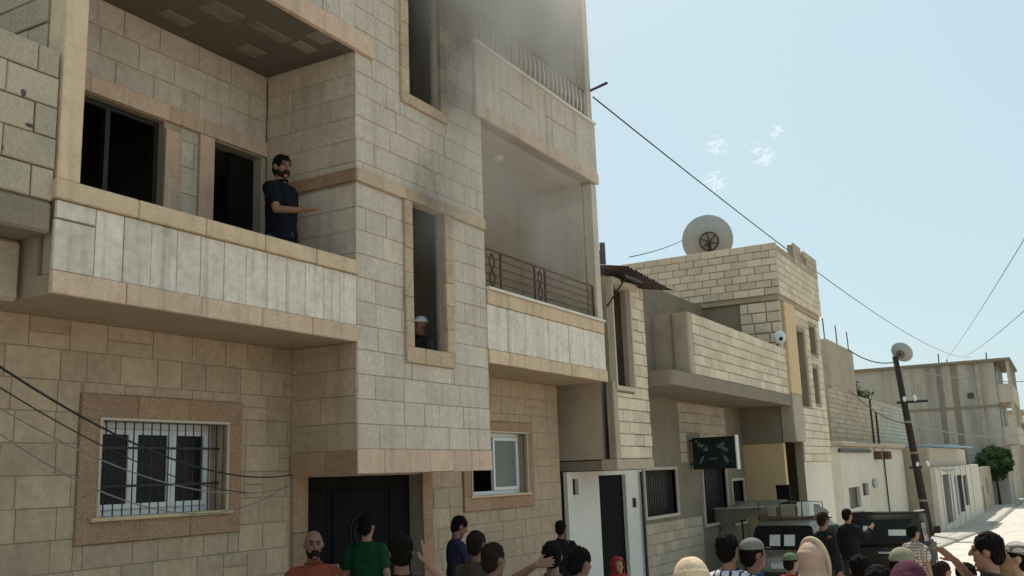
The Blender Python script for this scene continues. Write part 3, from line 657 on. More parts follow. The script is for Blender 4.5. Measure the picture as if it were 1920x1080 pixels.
# ------------------------------------------------------------------ house with the long block parapet balcony
P = thing('balcony_house', 'grey block house with long block parapet balcony over barred shop windows', 'house', (20.5, 3.0, 0))
s1 = (17.74, 1.34, 19.48, 2.22); s2 = (21.2, 1.0, 22.9, 2.2); s3 = (23.35, .9, 24.3, 1.9)
pg_ = MB().wall('-Y', .9, .25, 17.67, 24.55, -1.1, 3.68, [s1, s2, s3]).build('ground_wall', 'concrete_dark', P)
CP = Clad(P, 'concrete_block', 'concrete_block_courses')
CP.add(pg_, '-Y', .9, rows_bond(19.9, 23.2, 2.35, 3.65, .21, .42), 'block_grey', joint=.012, t=.02, c=.006, holes=[(20.3, 2.1, 21.2, 3.0)])
CP.add(pg_, '-Y', .9, rows_bond(17.7, 21.0, -.6, 1.2, .21, .42), 'block_grey', joint=.010, t=.016, c=.006)
for (a, z0, b_, z1) in (s1, s2, s3):
    f_ = MB(); f_.box((a, .86, z0-.06), (b_, .98, z0)); f_.box((a-.06, .86, z0-.06), (a, .98, z1+.06)); f_.box((a, .86, z1), (b_, .98, z1+.06)); f_.box((b_, .86, z0-.06), (b_+.06, .98, z1+.06))
    f_.build('window_surround', 'plaster_pale', P)
    MB().box((a, 1.0, z0), (b_, 1.03, z1)).build('window_pane', 'glass_dark', P)
    n = int((b_-a)/.12)
    for k in range(1, n): MB().box((a+(b_-a)*k/n-.008, .94, z0), (a+(b_-a)*k/n+.008, .956, z1)).build('window_bar', 'iron', P)
    MB().box((a, .957, (z0+z1)/2-.01), (b_, .963, (z0+z1)/2+.01)).build('window_bar', 'iron', P)
PX0, PX1, PY = 17.2, 25.0, -.4
bsl = MB(); 
def rounded(x0, x1, y0, y1, z0, z1, r):
    pts = [(x1, y1), (x0, y1)] + [(x0+r-r*math.cos(t), y0+r-r*math.sin(t)) for t in np.linspace(0, math.pi/2, 7)] + [(x1, y0)]
    n = len(pts); m_ = MB(); m_.add([(p[0], p[1], z0) for p in pts]+[(p[0], p[1], z1) for p in pts], [tuple(range(n-1, -1, -1)), tuple(range(n, 2*n))]+[(i, (i+1) % n, n+(i+1) % n, n+i) for i in range(n)])
    m_.f = [tuple(reversed(f)) for f in m_.f]; return m_
rounded(16.06, PX1-.4, PY-.03, 1.5, 3.68, 3.94, .12).build('balcony_slab', 'concrete_dark', P)
rounded(PX0, PX0+.22, PY+.0, .9, 3.945, 5.12, .05).build('parapet_corner', 'concrete', P)
MB().box((16.06, .3, 3.945), (17.195, .5, 5.1)).build('parapet_return', 'concrete_dark', P)
MB().tube([(17.17, -.1, 3.95), (17.17, -.1, 5.1)], .02, 6).build('render_joint', 'concrete_dark', P)
pp = MB().box((PX0+.23, PY+.03, 3.945), (PX1-.45, PY+.2, 5.1)).build('parapet_wall', 'block_joint', P)
CP.add(pp, '-Y', PY+.03, rows_bond(PX0+.225, PX1-.45, 3.95, 5.12, .195, .41), 'block', joint=.014, t=.04, c=.008, jit=.008)
CP.done()
MB().wall('-Y', 1.6, .2, 16.06, 24.4, 3.95, 6.4, [(18.5, 3.95, 19.5, 5.9)]).build('upper_wall', 'concrete_dark', P)
MB().box((16.06, 1.8, 6.2), (24.2, 6, 6.4)).build('roof_slab', 'concrete_dark', P)
MB().wall('-Y', 6, .2, 16.06, 24.4, -1, 6.2, []).build('rear_wall', 'concrete_dark', P)
MB().wall('-Y', 2.6, .1, 17.7, 24.4, -1, 3.6, []).build('partition_wall', 'room', P)
# hanging sign board, facing along the street
sgn = thing('shop_sign', 'dark green hanging sign board with pale figures over the barred shop windows', 'sign', (20.5, .4, 2.3))
MB().cbox((20.44, -.14, 2.2), (20.62, .82, 2.88), .01).build('board', 'sign_green' if 'sign_green' in MATS else mat('sign_green', (.008, .016, .013), .4, .2, 6, .3, (.03, .05, .04), 40, .1, 0).name, sgn)
MB().box((20.43, -.165, 2.18), (20.63, -.142, 2.90)).build('lit_end_face', 'white_paint', sgn)  # street edge painted white to read as lit
mat('sign_mark', (.11, .16, .145), .5, .2, 12, .6, (.03, .06, .05), 50, 0, .1)
def leafshape(cy, cz, ry, rz, an):
    ps = []
    for t in np.linspace(0, 2*math.pi, 15)[:-1]:
        y, z = ry*math.cos(t), rz*math.sin(t)*(1+.3*math.cos(2*t)); ps.append((20.434, cy+y*math.cos(an)-z*math.sin(an), cz+y*math.sin(an)+z*math.cos(an)))
    m_ = MB(); m_.add(ps+[(20.45, p[1], p[2]) for p in ps], [tuple(range(14))]+[(i, (i+1) % 14, 14+(i+1) % 14, 14+i) for i in range(14)]); return m_
for (cy, cz, ry, rz, an) in ((.60, 2.70, .10, .05, .4), (.52, 2.64, .05, .08, -.3), (.17, 2.70, .10, .05, -.5), (.10, 2.62, .08, .05, .6), (.62, 2.40, .03, .12, .5), (.08, 2.40, .03, .12, -.5), (.36, 2.42, .10, .02, 0), (.72, 2.80, .03, .03, 0)):
    leafshape(cy, cz, ry, rz, an).build('figure_mark', 'sign_mark', sgn)
for z in (2.3, 2.8): MB().box((20.5, .82, z), (20.55, .9, z+.04)).build('bracket', 'iron', sgn)
# ------------------------------------------------------------------ house with the satellite dish
D = thing('dish_house', 'block house with overhanging block parapet roof and yellow painted side wall', 'house', (27, 3.0, 0))
DX, DY = 24.2, -.48
CD = Clad(D, 'concrete_block', 'concrete_block_courses')
rsl = MB().box((DX+.06, DY+.06, 6.36), (28.95, 7.9, 6.5)).build('roof_slab', 'concrete', D)
pa = MB().wall('-X', DX+.04, .16, DY+.21, 8.0, 6.505, 7.8, []).build('parapet_wall', 'block_joint', D)
pb = MB().wall('-Y', DY+.04, .16, DX+.04, 29.0, 6.505, 7.8, []).build('parapet_wall', 'block_joint', D)
CD.add(pa, '-X', DX+.04, rows_bond(DY+.0, 4.2, 6.49, 7.83, .192, .40), 'block', joint=.014, t=.045, c=.008, jit=.006)
CD.add(pb, '-Y', DY+.04, rows_bond(DX, 29.0, 6.49, 7.6, .192, .40), 'block', joint=.014, t=.045, c=.008, jit=.006)
rr_ = rows_bond(26.2, 29.0, 7.6, 8.2, .2, .4); CD.add(pb, '-Y', DY+.04, [q for q in rr_ if not (26.6 < q[0] < 27.2 and q[1] > 7.75)], 'block_grey', joint=.014, t=.045, c=.008)
MB().box((26.2, DY+.05, 7.80), (29, DY+.18, 8.15)).build('parapet_raise', 'block_joint', D)
# storey below the overhang
MB().wall('-X', DX+.15, .2, .62, 8, 3.9, 6.36, []).build('side_wall', 'concrete_dark', D)
ib = MB().box((DX+.12, DY+.08, 3.9), (DX+.3, .615, 6.355)).build('infill_wall', 'block_joint', D)
CD.add(ib, '-X', DX+.12, rows_random(DY+.06, .62, 5.0, 6.33, .26, .24, .5), 'block', joint=.03, t=.05, c=.014, jit=.012)
MB().cbox((24.55, DY+.0, 4.0), (25.6, DY+.35, 6.355), .02).build('painted_pier', 'yellow_paint', D)
MB().cbox((24.56, DY+.01, 2.80), (25.6, DY+.35, 3.995), .02).build('pier_base', 'block_grey', D)
fw = MB().wall('-Y', DY+.12, .2, 25.61, 28.9, -1.4, 6.35, [(25.9, 3.75, 26.9, 5.8), (27.6, 3.9, 28.2, 4.9), (27.6, 5.3, 28.4, 6.1)]).build('front_wall', 'block_joint', D)
CD.add(fw, '-Y', DY+.12, rows_bond(25.62, 28.9, 2.3, 6.35, .2, .4), 'block', joint=.014, t=.04, c=.008, holes=[(25.8, 3.7, 27.0, 5.9), (27.5, 3.8, 28.3, 5.0), (27.5, 5.2, 28.5, 6.2)])
CD.done()
MB().box((25.62, DY+.13, -1.3), (28.88, DY+.118, 2.29)).build('painted_band', 'cream_paint', D)
MB().wall('-X', 24.6, .2, DY+.36, 3, -1.2, 2.78, [(-.15, 1.15, .18, 1.75)]).build('painted_wall', 'yellow_paint', D)
MB().box((24.7, -.15, 1.15), (24.72, .18, 1.75)).build('window_pane', 'glass_dark', D)
MB().wall('-X', 24.57, .22, DY+.36, 3, 2.785, 3.88, []).build('upper_wall', 'concrete_dark', D)
MB().wall('-X', 28.7, .2, DY+.33, 8, -1.4, 6.35, []).build('side_wall', 'concrete', D)
MB().wall('-Y', 7.9, .2, DX, 28.9, -1.4, 7.8, []).build('rear_wall', 'concrete', D)
MB().box((24.8, .5, 3.8), (28.7, 7.9, 3.9)).build('floor_slab', 'concrete_dark', D)
MB().box((26.0, DY+.2, 3.75), (26.45, DY+.25, 5.8)).build('window_shutter', 'rust', D)
for (px, py, m_) in ((1462, 632, 'dish'), ):
    q = onY(px, py, PY-.1); fl = thing('floodlight', 'small pale round floodlight on the long block parapet', 'lamp', (q[0], q[1], q[2]))
    MB().ell((q[0], q[1], q[2]), (.06, .16, .16), 14, 8).build('bowl', 'upvc', fl, True); MB().tube([(q[0], q[1], q[2]-.1), (q[0]+.05, PY+.05, q[2]-.25)], .02, 6).build('arm', 'iron', fl)
    MB().ell((q[0]-.05, q[1]-.04, q[2]-.05), (.03, .05, .05), 10, 6).build('lens', 'glass_dark', fl, True)
def dish(name, label, c, dia, aim, mount):
    """parabolic dish whose hollow side looks along aim"""
    r_ = thing(name, label, 'dish', mount); aim = Vector(aim).normalized(); M = Matrix.Translation(Vector(c)) @ aim.to_track_quat('Z', 'Y').to_matrix().to_4x4()
    R = dia/2; b = MB(); seg, rg = 36, 8; vs = []; fs = []
    for off in (0, -.012):
        for i in range(rg+1):
            r = R*max(i, .05)/rg
            for k in range(seg): a = 2*math.pi*k/seg; vs.append(tuple(M @ Vector((r*math.cos(a), r*math.sin(a), .32*r*r/R + off))))
    o = (rg+1)*seg
    for i in range(rg):
        for k in range(seg):
            k2 = (k+1) % seg; fs.append((i*seg+k, i*seg+k2, (i+1)*seg+k2, (i+1)*seg+k)); fs.append((o+i*seg+k2, o+i*seg+k, o+(i+1)*seg+k, o+(i+1)*seg+k2))
    for k in range(seg): k2 = (k+1) % seg; fs.append((rg*seg+k, rg*seg+k2, o+rg*seg+k2, o+rg*seg+k))
    b.add(vs, fs).build('reflector', 'dish', r_, True)
    b = MB(); rr2 = R*.36
    b.tube([M @ Vector((rr2*math.cos(t), rr2*math.sin(t), -.06)) for t in np.linspace(0, 2*math.pi, 25)], R*.035, 6); b.build('mount_ring', 'rust', r_)
    for k in range(6):
        a = k*math.pi/3 + .3; MB().tube([M @ Vector((0, 0, -.08)), M @ Vector((rr2*math.cos(a), rr2*math.sin(a), -.05))], R*.03, 6).build('mount_spoke', 'rust', r_)
    tip = M @ Vector((0, 0, R*.9))
    for k in range(3): a = k*2*math.pi/3; MB().tube([M @ Vector((R*.9*math.cos(a), R*.9*math.sin(a), .26*R)), tip], .012, 6).build('feed_strut', 'iron', r_)
    MB().tube([tip, M @ Vector((0, 0, R*.75))], .05, 8).build('receiver', 'upvc', r_)
    MB().tube([M @ Vector((0, 0, -.06)), mount], .05, 8).build('mast', 'iron', r_)
    return r_
q = onX(1329, 452, 25.4); dish('satellite_dish', 'large pale satellite dish on the overhanging block parapet roof', q, 1.42, (.72, .35, .32), (q[0]+.1, q[1], 6.5))
# ------------------------------------------------------------------ unfinished house with rebars
UY = 3.2
ux0, ux1 = onY(1553, 740, UY)[0], onY(1700, 760, UY)[0]; uz = onY(1600, 740, UY)[2]
U = thing('unfinished_house', 'brown unfinished block house with concrete stub pillar and bare rebars on top', 'house', (ux0+3, UY+3, -1.5))
uw = MB().wall('-Y', UY+.02, .25, ux0, ux1, -2.3, uz, []).build('front_wall', 'block_joint', U)
CU_ = Clad(U, 'concrete_block', 'concrete_block_courses'); CU_.add(uw, '-Y', UY+.02, rows_bond(ux0, ux1, 3.0, uz, .24, .9), 'block_grey', joint=.02, t=.03, c=.008); CU_.done(280)
MB().wall('-X', ux0, .25, UY+.28, UY+6, -2.3, uz, []).build('side_wall', 'block_grey', U)
MB().wall('-Y', UY+6, .2, ux0, ux1, -2.3, uz, []).build('rear_wall', 'block_grey', U); MB().box((ux0+.3, UY+.3, uz-.25), (ux1-.1, UY+5.9, uz-.05)).build('roof_slab', 'concrete_dark', U)
a = onY(1558, 700, UY); c = onY(1600, 658, UY)
st = MB().cbox((a[0], UY+.05, uz-.02), (c[0], UY+.5, c[2]), .03).build('stub_pillar', 'concrete', U)
MB().cbox((a[0]-.05, UY+.0, uz-.0), (a[0]+6.5, UY+.06, uz+.0+.16), .01).build('coping', 'concrete', U)
for k in range(3):
    x = a[0]+.3+(c[0]-a[0]-.6)*k/2; MB().tube([(x, UY+.2, c[2]-.05), (x+.01, UY+.2, c[2]+.6), (x-.02*k, UY+.21, c[2]+1.05)], .03, 6).build('rebar', 'rust', st)
for (px, py0, py1) in ((1651, 752, 860), (1660, 775, 860)):
    p0, p1 = onY(px, py1, UY-.3), onY(px, py0, UY-.3); MB().tube([(p0[0], UY-.06, p0[2]), (p0[0], UY-.06, p1[2])], .05, 6).build('service_pipe', 'iron', U)
# ------------------------------------------------------------------ low houses down the street
HY = 2.0
hx0 = onY(1574, 845, HY)[0]; za = onY(1600, 838, HY)[2]
H1 = thing('low_house', 'long low cream plastered house behind the leaning pole with two small dark windows', 'house', (hx0+5, HY+.5, -1.4))
def px_hole(x0, y0, x1, y1, Y): a = onY(x0, y1, Y); b = onY(x1, y0, Y); return (a[0], a[2], b[0], b[2])
hs = [px_hole(1595, 912, 1612, 955, HY), px_hole(1619, 905, 1628, 930, HY)]
MB().wall('-Y', HY, .3, hx0, 60.5, -2.5, za, hs).build('front_wall', 'cream_paint', H1)
MB().box((hx0+.05, HY+.31, -2.5), (60.4, HY+.8, za-.02)).build('wall_core', 'cream_paint', H1)
MB().cbox((hx0-.1, HY-.2, za+.005), (60.7, HY+1.0, za+.2), .03).build('roof_slab', 'concrete', H1)
a = onY(1575, 842, HY-.1); c = onY(1633, 842, HY-.1); MB().box((a[0], HY-.12, za-.25), (c[0], HY-.004, za-.1)).build('eave_beam', 'iron', H1)
for h in hs: MB().box((h[0], HY+.15, h[1]), (h[2], HY+.18, h[3])).build('window_pane', 'glass_dark', H1)
for (px, w_) in ((1644, .35), (1660, .35)):
    dq = onY(px, 850, HY-.1); MB().cbox((dq[0]-w_, HY-.35, dq[2]-.3), (dq[0]+w_, HY-.005, dq[2]+.1), .03).build('junction_box', 'rust', H1)
dq = onY(1642, 906, HY-.1); MB().ell((dq[0], HY-.1, dq[2]), (.45, .14, .22), 14, 8).build('wall_lamp', 'dish', H1, True)
a = onY(1655, 860, HY); MB().tube([(a[0], HY-.06, a[2]+.2), (a[0]+.1, HY-.06, -1.3)], .035, 6).build('drain_pipe', 'iron', H1)
H2 = thing('low_house', 'pale low house with light blue sheet roof and white gates', 'house', (72, 3, -2))
zb = 3.0
gates = [px_hole(1776, 888, 1783, 985, .4), px_hole(1797, 890, 1802, 965, .4), px_hole(1810, 890, 1813, 950, .4)]
MB().wall('-Y', .4, .3, 60.8, 92, -2.6, zb-1.2, gates).build('front_wall', 'cream_paint', H2)
MB().wall('-X', 60.8, .3, .71, 9, -2.6, zb, []).build('side_wall', 'concrete', H2)
MB().wall('-Y', .8, .3, 62.3, 86, zb-1.19, zb, []).build('upper_wall', 'plaster_pale', H2)
MB().box((61.1, .72, -2.6), (86, 9, zb-1.3)).build('house_body', 'concrete', H2)
bs = MB(); 
for k in range(30): bs.box((61.5+.62*k, -.3, zb+.06+.02*(k % 2)), (61.5+.62*k+.6, 6, zb+.09+.02*(k % 2)))
bs.build('roof_sheet', 'blue_sheet', H2)
for h in gates: MB().box((h[0], .55, -2.6), (h[2], .6, h[3])).build('gate_leaf', 'iron', H2)
for k in range(6): MB().cbox((63+4.2*k, .33, -2.6), (63.35+4.2*k, .398, zb-1.2), .02).build('wall_pier', 'white_paint', H2)
H3 = thing('low_house', 'low grey house by the round street tree', 'house', (97, 3, -2.3))
MB().wall('-Y', .5, .3, 92.2, 108, -3, 1.5, [(95, -3, 96.5, -.1), (100, -1, 102, .5)]).build('front_wall', 'concrete', H3)
MB().box((92.2, .82, -3), (108, 9, 1.4)).build('house_body', 'concrete_dark', H3)
# ------------------------------------------------------------------ far grey block of flats
FX = 112
yl = onX(1585, 690, FX)[1]; yr = onX(1862, 676, FX)[1]; zt = onX(1860, 678, FX)[2]
F = thing('apartment_block', 'weathered grey block of flats with dark vertical stains and open corner balconies', 'building', (FX+8, (yl+yr)/2, -2.6))
MB().box((FX, yr, -3), (FX+16, yl, zt)).build('wall', 'far_wall', F)
MB().cbox((FX-.4, yr-1.6, zt), (FX+16.4, yl+.3, zt+.3), .05).build('roof_slab', 'concrete_dark', F)
zm = onX(1800, 765, FX)[2]; MB().box((FX-.08, yr, zm-.12), (FX-.004, yl, zm+.12)).build('floor_band', 'concrete_dark', F)
for (z0, z1) in ((onX(1870, 720, FX)[2], onX(1870, 755, FX)[2]), (onX(1870, 800, FX)[2], onX(1870, 835, FX)[2])):
    MB().cbox((FX+.3, yr-1.45, z1), (FX+15, yr-.01, z0), .04).build('balcony_front', 'plaster_pale', F)
    MB().box((FX+.5, yr-.05, z0), (FX+4, yr-.012, z0+2.3)).build('balcony_door', 'glass_dark', F)
for x in (FX+.4, FX+7.5, FX+14.5): MB().box((x, yr-1.4, -3), (x+.35, yr-1.1, zt)).build('corner_post', 'plaster_pale', F)
q = onX(1820, 742, FX); MB().box((FX-.05, q[1]-.3, q[2]-.3), (FX-.003, q[1]+.3, q[2]+.3)).build('vent_hole', 'room', F)
for (px, w_) in ((1762, .25), (1711, .12), (1668, .12), (1790, .3), (1835, .2)):
    q = onX(px, 720, FX); MB().box((FX-.06, q[1]-w_, -2.8), (FX-.005, q[1]+w_, zt-.05)).build('wall_pier', 'concrete_dark' if px in (1762, 1790) else 'concrete', F)
for (px, h_) in ((1760, 1.2), (1850, .9), (1775, .5)):
    q = onX(px, 678, FX+2); tag(MB().tube([(q[0], q[1], zt+.3), (q[0], q[1]-.05, zt+.3+h_)], .06, 6).build('roof_stub', 'iron', F))
F2 = thing('apartment_block', 'distant pale block of flats at the street end beyond the stained one', 'building', (150, -2, -3))
MB().box((146, -1.5, -3.4), (160, 12, 8.2)).build('wall', 'plaster_pale', F2); MB().cbox((145.5, -2, 8.2), (160.5, 12.5, 8.5), .05).build('roof_slab', 'concrete', F2)
for j in range(3):
    for k in range(4): MB().box((147+3.2*k, -1.56, .2+2.6*j), (148.4+3.2*k, -1.503, 1.7+2.6*j)).build('window', 'glass_dark', F2)
# ------------------------------------------------------------------ trees
def tree(name, label, base, trunk_h, cz, R, n, m, leaf=.22, seed=1, flat=1.0):
    rr = random.Random(seed); t = thing(name, label, 'tree', base)
    tk = MB(); bx, by, bz = base
    tk.tube([(bx, by, bz-.1), (bx+.05, by, bz+trunk_h*.5), (bx, by+.05, bz+trunk_h)], [.16, .12, .10], 8)
    for k in range(6):
        a = k*1.05; tk.tube([(bx, by+.05, bz+trunk_h*.9), (bx+R*.35*math.cos(a), by+R*.35*math.sin(a), cz-.1*R), (bx+R*.7*math.cos(a), by+R*.7*math.sin(a), cz+R*.3*math.sin(k*2.1))], [.08, .05, .02], 6)
    tk.build('trunk', 'wood', t)
    cr = MB()
    for i in range(n):
        d = Vector((rr.gauss(0, 1), rr.gauss(0, 1), rr.gauss(0, 1))).normalized()
        nz = noise.noise(d*2.3 + Vector((seed, 0, 0)))
        rad = R*(.80+.5*nz)*rr.random()**.28
        c = Vector((bx, by, cz)) + Vector((d.x, d.y, d.z*flat))*rad
        u = Vector((rr.gauss(0, 1), rr.gauss(0, 1), rr.gauss(0, 1))).normalized(); v = u.orthogonal().normalized(); s_ = leaf*rr.uniform(.6, 1.3)
        cr.add([c-u*s_, c+v*s_*.45, c+u*s_, c-v*s_*.45], [(0, 1, 2, 3)])
    cr.build('crown', m, t); return t
tb = onG(1876, 948); k_ = proj(tb)[2]/FPX
tree('street_tree', 'round clipped dark green tree on the pavement by the low grey house', (tb[0], tb[1], gz(tb[0])+.1), 2.6, gz(tb[0])+.1+78*k_, 39*k_, 9000, 'foliage', .2, 3, .82)
q = onX(1630, 742, 62); tree('garden_tree', 'pale feathery green tree showing over the unfinished house wall', (62, q[1]+1.5, gz(62)), 4.5, q[2]-.6, 2.0, 2600, 'foliage_dry', .22, 5, .8)
# ------------------------------------------------------------------ leaning pole with lamp and dish
pb_ = Vector(onG(1745, 1008)); top = Vector(onX(1678, 668, pb_.x-.6))
PO = thing('utility_pole', 'dark leaning utility pole at the kerb carrying cables and a dish', 'pole', tuple(pb_))
MB().tube([pb_+Vector((0, 0, -.3)), pb_.lerp(top, .5), top], [.23, .18, .14], 10).build('shaft', 'wood', PO, True)
for f_ in (.38, .74):
    c = pb_.lerp(top, f_); MB().box((c.x-.08, c.y-.9*(f_ > .5)-.25, c.z-.06), (c.x+.08, c.y+.35, c.z+.06)).build('cross_arm', 'iron', PO)
    for s_ in (-.25, .25): MB().ell((c.x-.12, c.y+s_-.3, c.z+.16), (.10, .10, .15), 10, 6).build('insulator', 'upvc', PO, True)
for f_ in (.2, .46, .63): c = pb_.lerp(top, f_); MB().tube([c+Vector((-.02, 0, -.06)), c+Vector((-.02, 0, .06))], .24-.1*f_, 10).build('pole_band', 'concrete_dark', PO)
q = Vector(onX(1689, 663, top.x+.3)); dish('satellite_dish', 'small grey dish at the top of the leaning pole', tuple(q), 1.12, (.7, -.25, .45), tuple(top+Vector((0, 0, -.1))))
# ------------------------------------------------------------------ cables
def cable(p0, p1, sag, r=.009, m='cable', label='', n=24):
    p0, p1 = Vector(p0), Vector(p1); pts = [p0.lerp(p1, t)-Vector((0, 0, sag*4*t*(1-t))) for t in np.linspace(0, 1, n)]
    return tag(MB().tube(pts, r, 6).build('overhead_cable', m), label, 'cable', 'overhead cables')
def beyond(p, q, k): p, q = np.array(p), np.array(q); return tuple(p + (p-q)*k)
att = (7.84, .86, 2.30)
cable(onY(-160, 575, -1.5), att, .28, .0075, label='thick black cable drooping from the left to the entrance lintel')
cable(onY(-160, 620, -1.4), onY(480, 925, .8), .18, .0045, label='thin black cable crossing above the three leaf window')
cable(onY(-160, 665, -1.3), onY(545, 912, .86), .30, .005, 'cable_pale', label='pale thin cable sagging across the three leaf window')
cable(onY(-160, 690, -1.2), onY(545, 905, .84), .50, .005, 'cable_pale', label='lowest pale cable looping over the three leaf window')
cable(onY(1112, 182, -.15), onX(1822, 670, 105), 1.2, .013, label='long cable from the steel stub over the dish roof to the far roofs', n=60)
cable(onX(1180, 482, 16.0), onX(1285, 448, 25), .05, .010, label='faint wire from the flue pipe to the large dish')
cable(beyond(onX(2060, 150, 20), onX(1775, 672, 110), .5), onX(1775, 672, 110), .6, .013, label='steeper of two cables coming down to the far stained roof', n=40)
cable(beyond(onX(2060, 400, 22), onX(1808, 668, 110), .5), onX(1808, 668, 110), .6, .013, label='lower of two cables coming down to the far stained roof', n=40)
cable(onY(1590, 655, UY), tuple(top+Vector((0, 0, -.3))), .3, .03, label='cable from the stub pillar to the pole top')
cable(tuple(top+Vector((0, 0, -.6))), onX(1990, 708, 90), .5, .03, 'cable_pale', label='cable from the pole top across the stained block', n=30)
cable(onY(1597, 735, UY-.05), tuple(pb_.lerp(top, .62)), .35, .035, 'cable_pale', label='pale cable from the unfinished wall to the middle of the pole')
cable(tuple(pb_.lerp(top, .62)), onX(1990, 792, 95), .9, .035, 'cable_pale', label='pale sagging cable from mid pole past the round tree', n=30)
cable(tuple(pb_.lerp(top, .5)), onY(1790, 880, .3), .5, .03, 'cable_pale', label='short service wire from the pole to the white gates')
# ------------------------------------------------------------------ vehicles
def paint(name, col, rough=.35): return mat(name, col, rough, .04, 2, .35, tuple(c*.6 for c in col), 30, .05, 0, spec=.5)
paint('car_grey', (.36, .335, .30), .5); mat('jeep_black', (.045, .037, .031), .85, .2, 4, .4, (.05, .042, .033), 40, .3, 0, spec=.1); mat('rubber', (.015, .015, .015), .8, .1, 8, .2, None, 40, .2, 0)
mat('tail_red', (.32, .02, .015), .25, .05, 5, .1, None, 30, 0, 0); mat('paper', (.62, .62, .58), .8, .05, 12, .4, (.25, .25, .25), 60, 0, .05); mat('tarp', (.24, .195, .14), .85, .1, 3, .45, (.14, .13, .11), 25, .4, .03)
def hexa(a, b, bev=.05):
    """frustum body: a = bottom (x0,x1,hw,z), b = top"""
    bm = bmesh.new(); vs = []
    for (x0, x1, hw, z) in (a, b):
        for (x, y) in ((x0, -hw), (x1, -hw), (x1, hw), (x0, hw)): vs.append(bm.verts.new((x, y, z)))
    for f in [(3, 2, 1, 0), (4, 5, 6, 7), (0, 1, 5, 4), (1, 2, 6, 5), (2, 3, 7, 6), (3, 0, 4, 7)]: bm.faces.new([vs[i] for i in f])
    bmesh.ops.bevel(bm, geom=list(bm.edges), offset=bev, segments=3, affect='EDGES'); return MB().bm(bm)
def panel(p, th=.02):
    """flat panel from 4 corners with thickness along its normal"""
    P_ = [Vector(q) for q in p]; n = (P_[1]-P_[0]).cross(P_[3]-P_[0]).normalized()*th; m_ = MB()
    return m_.add(P_+[q+n for q in P_], [(3, 2, 1, 0), (4, 5, 6, 7), (0, 1, 5, 4), (1, 2, 6, 5), (2, 3, 7, 6), (3, 0, 4, 7)])
def wheels(r_, xs, hw, R):
    for x in xs:
        for s_ in (-1, 1):
            w_ = MB().tube([(x, s_*(hw-.18), R), (x, s_*(hw-.16), R), (x, s_*(hw-.02), R), (x, s_*hw, R)], [R*.9, R, R, R*.9], 24).build('wheel', 'rubber', r_, world=False)
            MB().tube([(x, s_*(hw-.05), R), (x, s_*(hw+.008), R)], R*.58, 16).build('rim', 'dish', w_, world=False)
cx = 20.4; q = onX(1464, 1000, cx)
V = thing('estate_car', 'dusty grey estate car with roof rack and two papers in its rear window', 'car', (cx, q[1], gz(cx)), math.radians(-1.5)); V.rotation_euler.y = .035
hexa((0, 3.95, .76, .28), (.06, 3.9, .77, .86), .09).build('body', 'car_grey', V, True, False)
hexa((.03, 2.95, .755, .84), (.22, 2.1, .64, 1.50), .10).build('cabin', 'car_grey', V, True, False)
rwm = MB(); rw_ = []
for (cy, cz, a0) in ((.52, 1.32, 0), (-.52, 1.32, 90), (-.58, 1.0, 180), (.58, 1.0, 270)):
    for t in np.linspace(0, math.pi/2, 6):
        an = math.radians(a0)+t; y_ = cy+.07*math.cos(an); z_ = cz+.07*math.sin(an); rw_.append((.032+(z_-.84)*.288-.014, y_, z_))
nn = len(rw_); rwm.add(rw_+[(x+.05, y, z) for (x, y, z) in rw_], [tuple(range(nn))]+[(i, (i+1) % nn, nn+(i+1) % nn, nn+i) for i in range(nn)]); rwm.build('rear_window', 'glass_dark', V, False, False)
gk = MB(); gk.tube([(x-.004, y, z) for (x, y, z) in rw_]+[(rw_[0][0]-.004, rw_[0][1], rw_[0][2])], .014, 6); gk.build('window_seal', 'rubber', V, False, False)
for y in (.06, -.24): panel([(.058, y+.22, 1.0), (.058, y, 1.0), (.122, y, 1.22), (.122, y+.22, 1.22)], .006).build('paper', 'paper', V, False, False)
for s_ in (-1, 1):
    for (x0, x1, x2, x3) in ((.45, 1.35, .5, 1.3), (1.42, 2.55, 1.42, 2.0)):
        c = [(x0, s_*.745, .92), (x1, s_*.745, .92), (x3, s_*.672, 1.38), (x2, s_*.672, 1.38)]
        panel(c if s_ < 0 else c[::-1], .02).build('side_window', 'glass_dark', V, False, False)
    MB().cbox((-.012, s_*.62-.11, .60), (.1, s_*.62+.11, .80), .02).build('tail_light', 'tail_red', V, False, False)
    MB().cbox((2.4, s_*.85-.09, .92), (2.5, s_*.85+.09, 1.05), .03).build('mirror', 'jeep_black', V, False, False)
    MB().tube([(.35, s_*.56, 1.53), (2.0, s_*.56, 1.53)], .018, 6).build('rack_rail', 'iron', V, False, False)
MB().cbox((-.08, -.72, .32), (.08, .72, .48), .03).build('bumper', 'jeep_black', V, False, False)
MB().cbox((-.02, -.26, .55), (.02, .26, .66), .005).build('number_plate', 'paper', V, False, False)
wheels(V, (.75, 3.15), .77, .29)
ld = thing('roof_load', 'tarpaulin bundle and pale cartons tied on the grey car roof', 'luggage', (cx+1, q[1], gz(cx)+1.46)); ld.rotation_euler.z = V.rotation_euler.z
me_ = hexa((-.75, .9, .66, .04), (-.62, .8, .52, .30), .09); me_.v = [(x, y, z+.05*noise.noise((x*3, y*3, z*3))) for (x, y, z) in me_.v]; me_.build('bundle', 'tarp', ld, True, False)
for (y0, y1, z1) in ((-.62, -.34, .40), (-.30, .02, .36), (.1, .3, .34)): MB().cbox((-.80, y0, .12), (-.5, y1, z1), .02).build('carton', 'paper' if y0 < -.5 else 'tarp', ld, False, False)
for y in (-.45, .0, .45): MB().tube([(-.82, y, .02), (-.80, y, .42), (-.2, y, .40), (.9, y, .34), (.95, y, .0)], .010, 6).build('strap', 'iron', ld, False, False)
cx2 = 21.6; q2 = onX(1657, 1000, cx2)
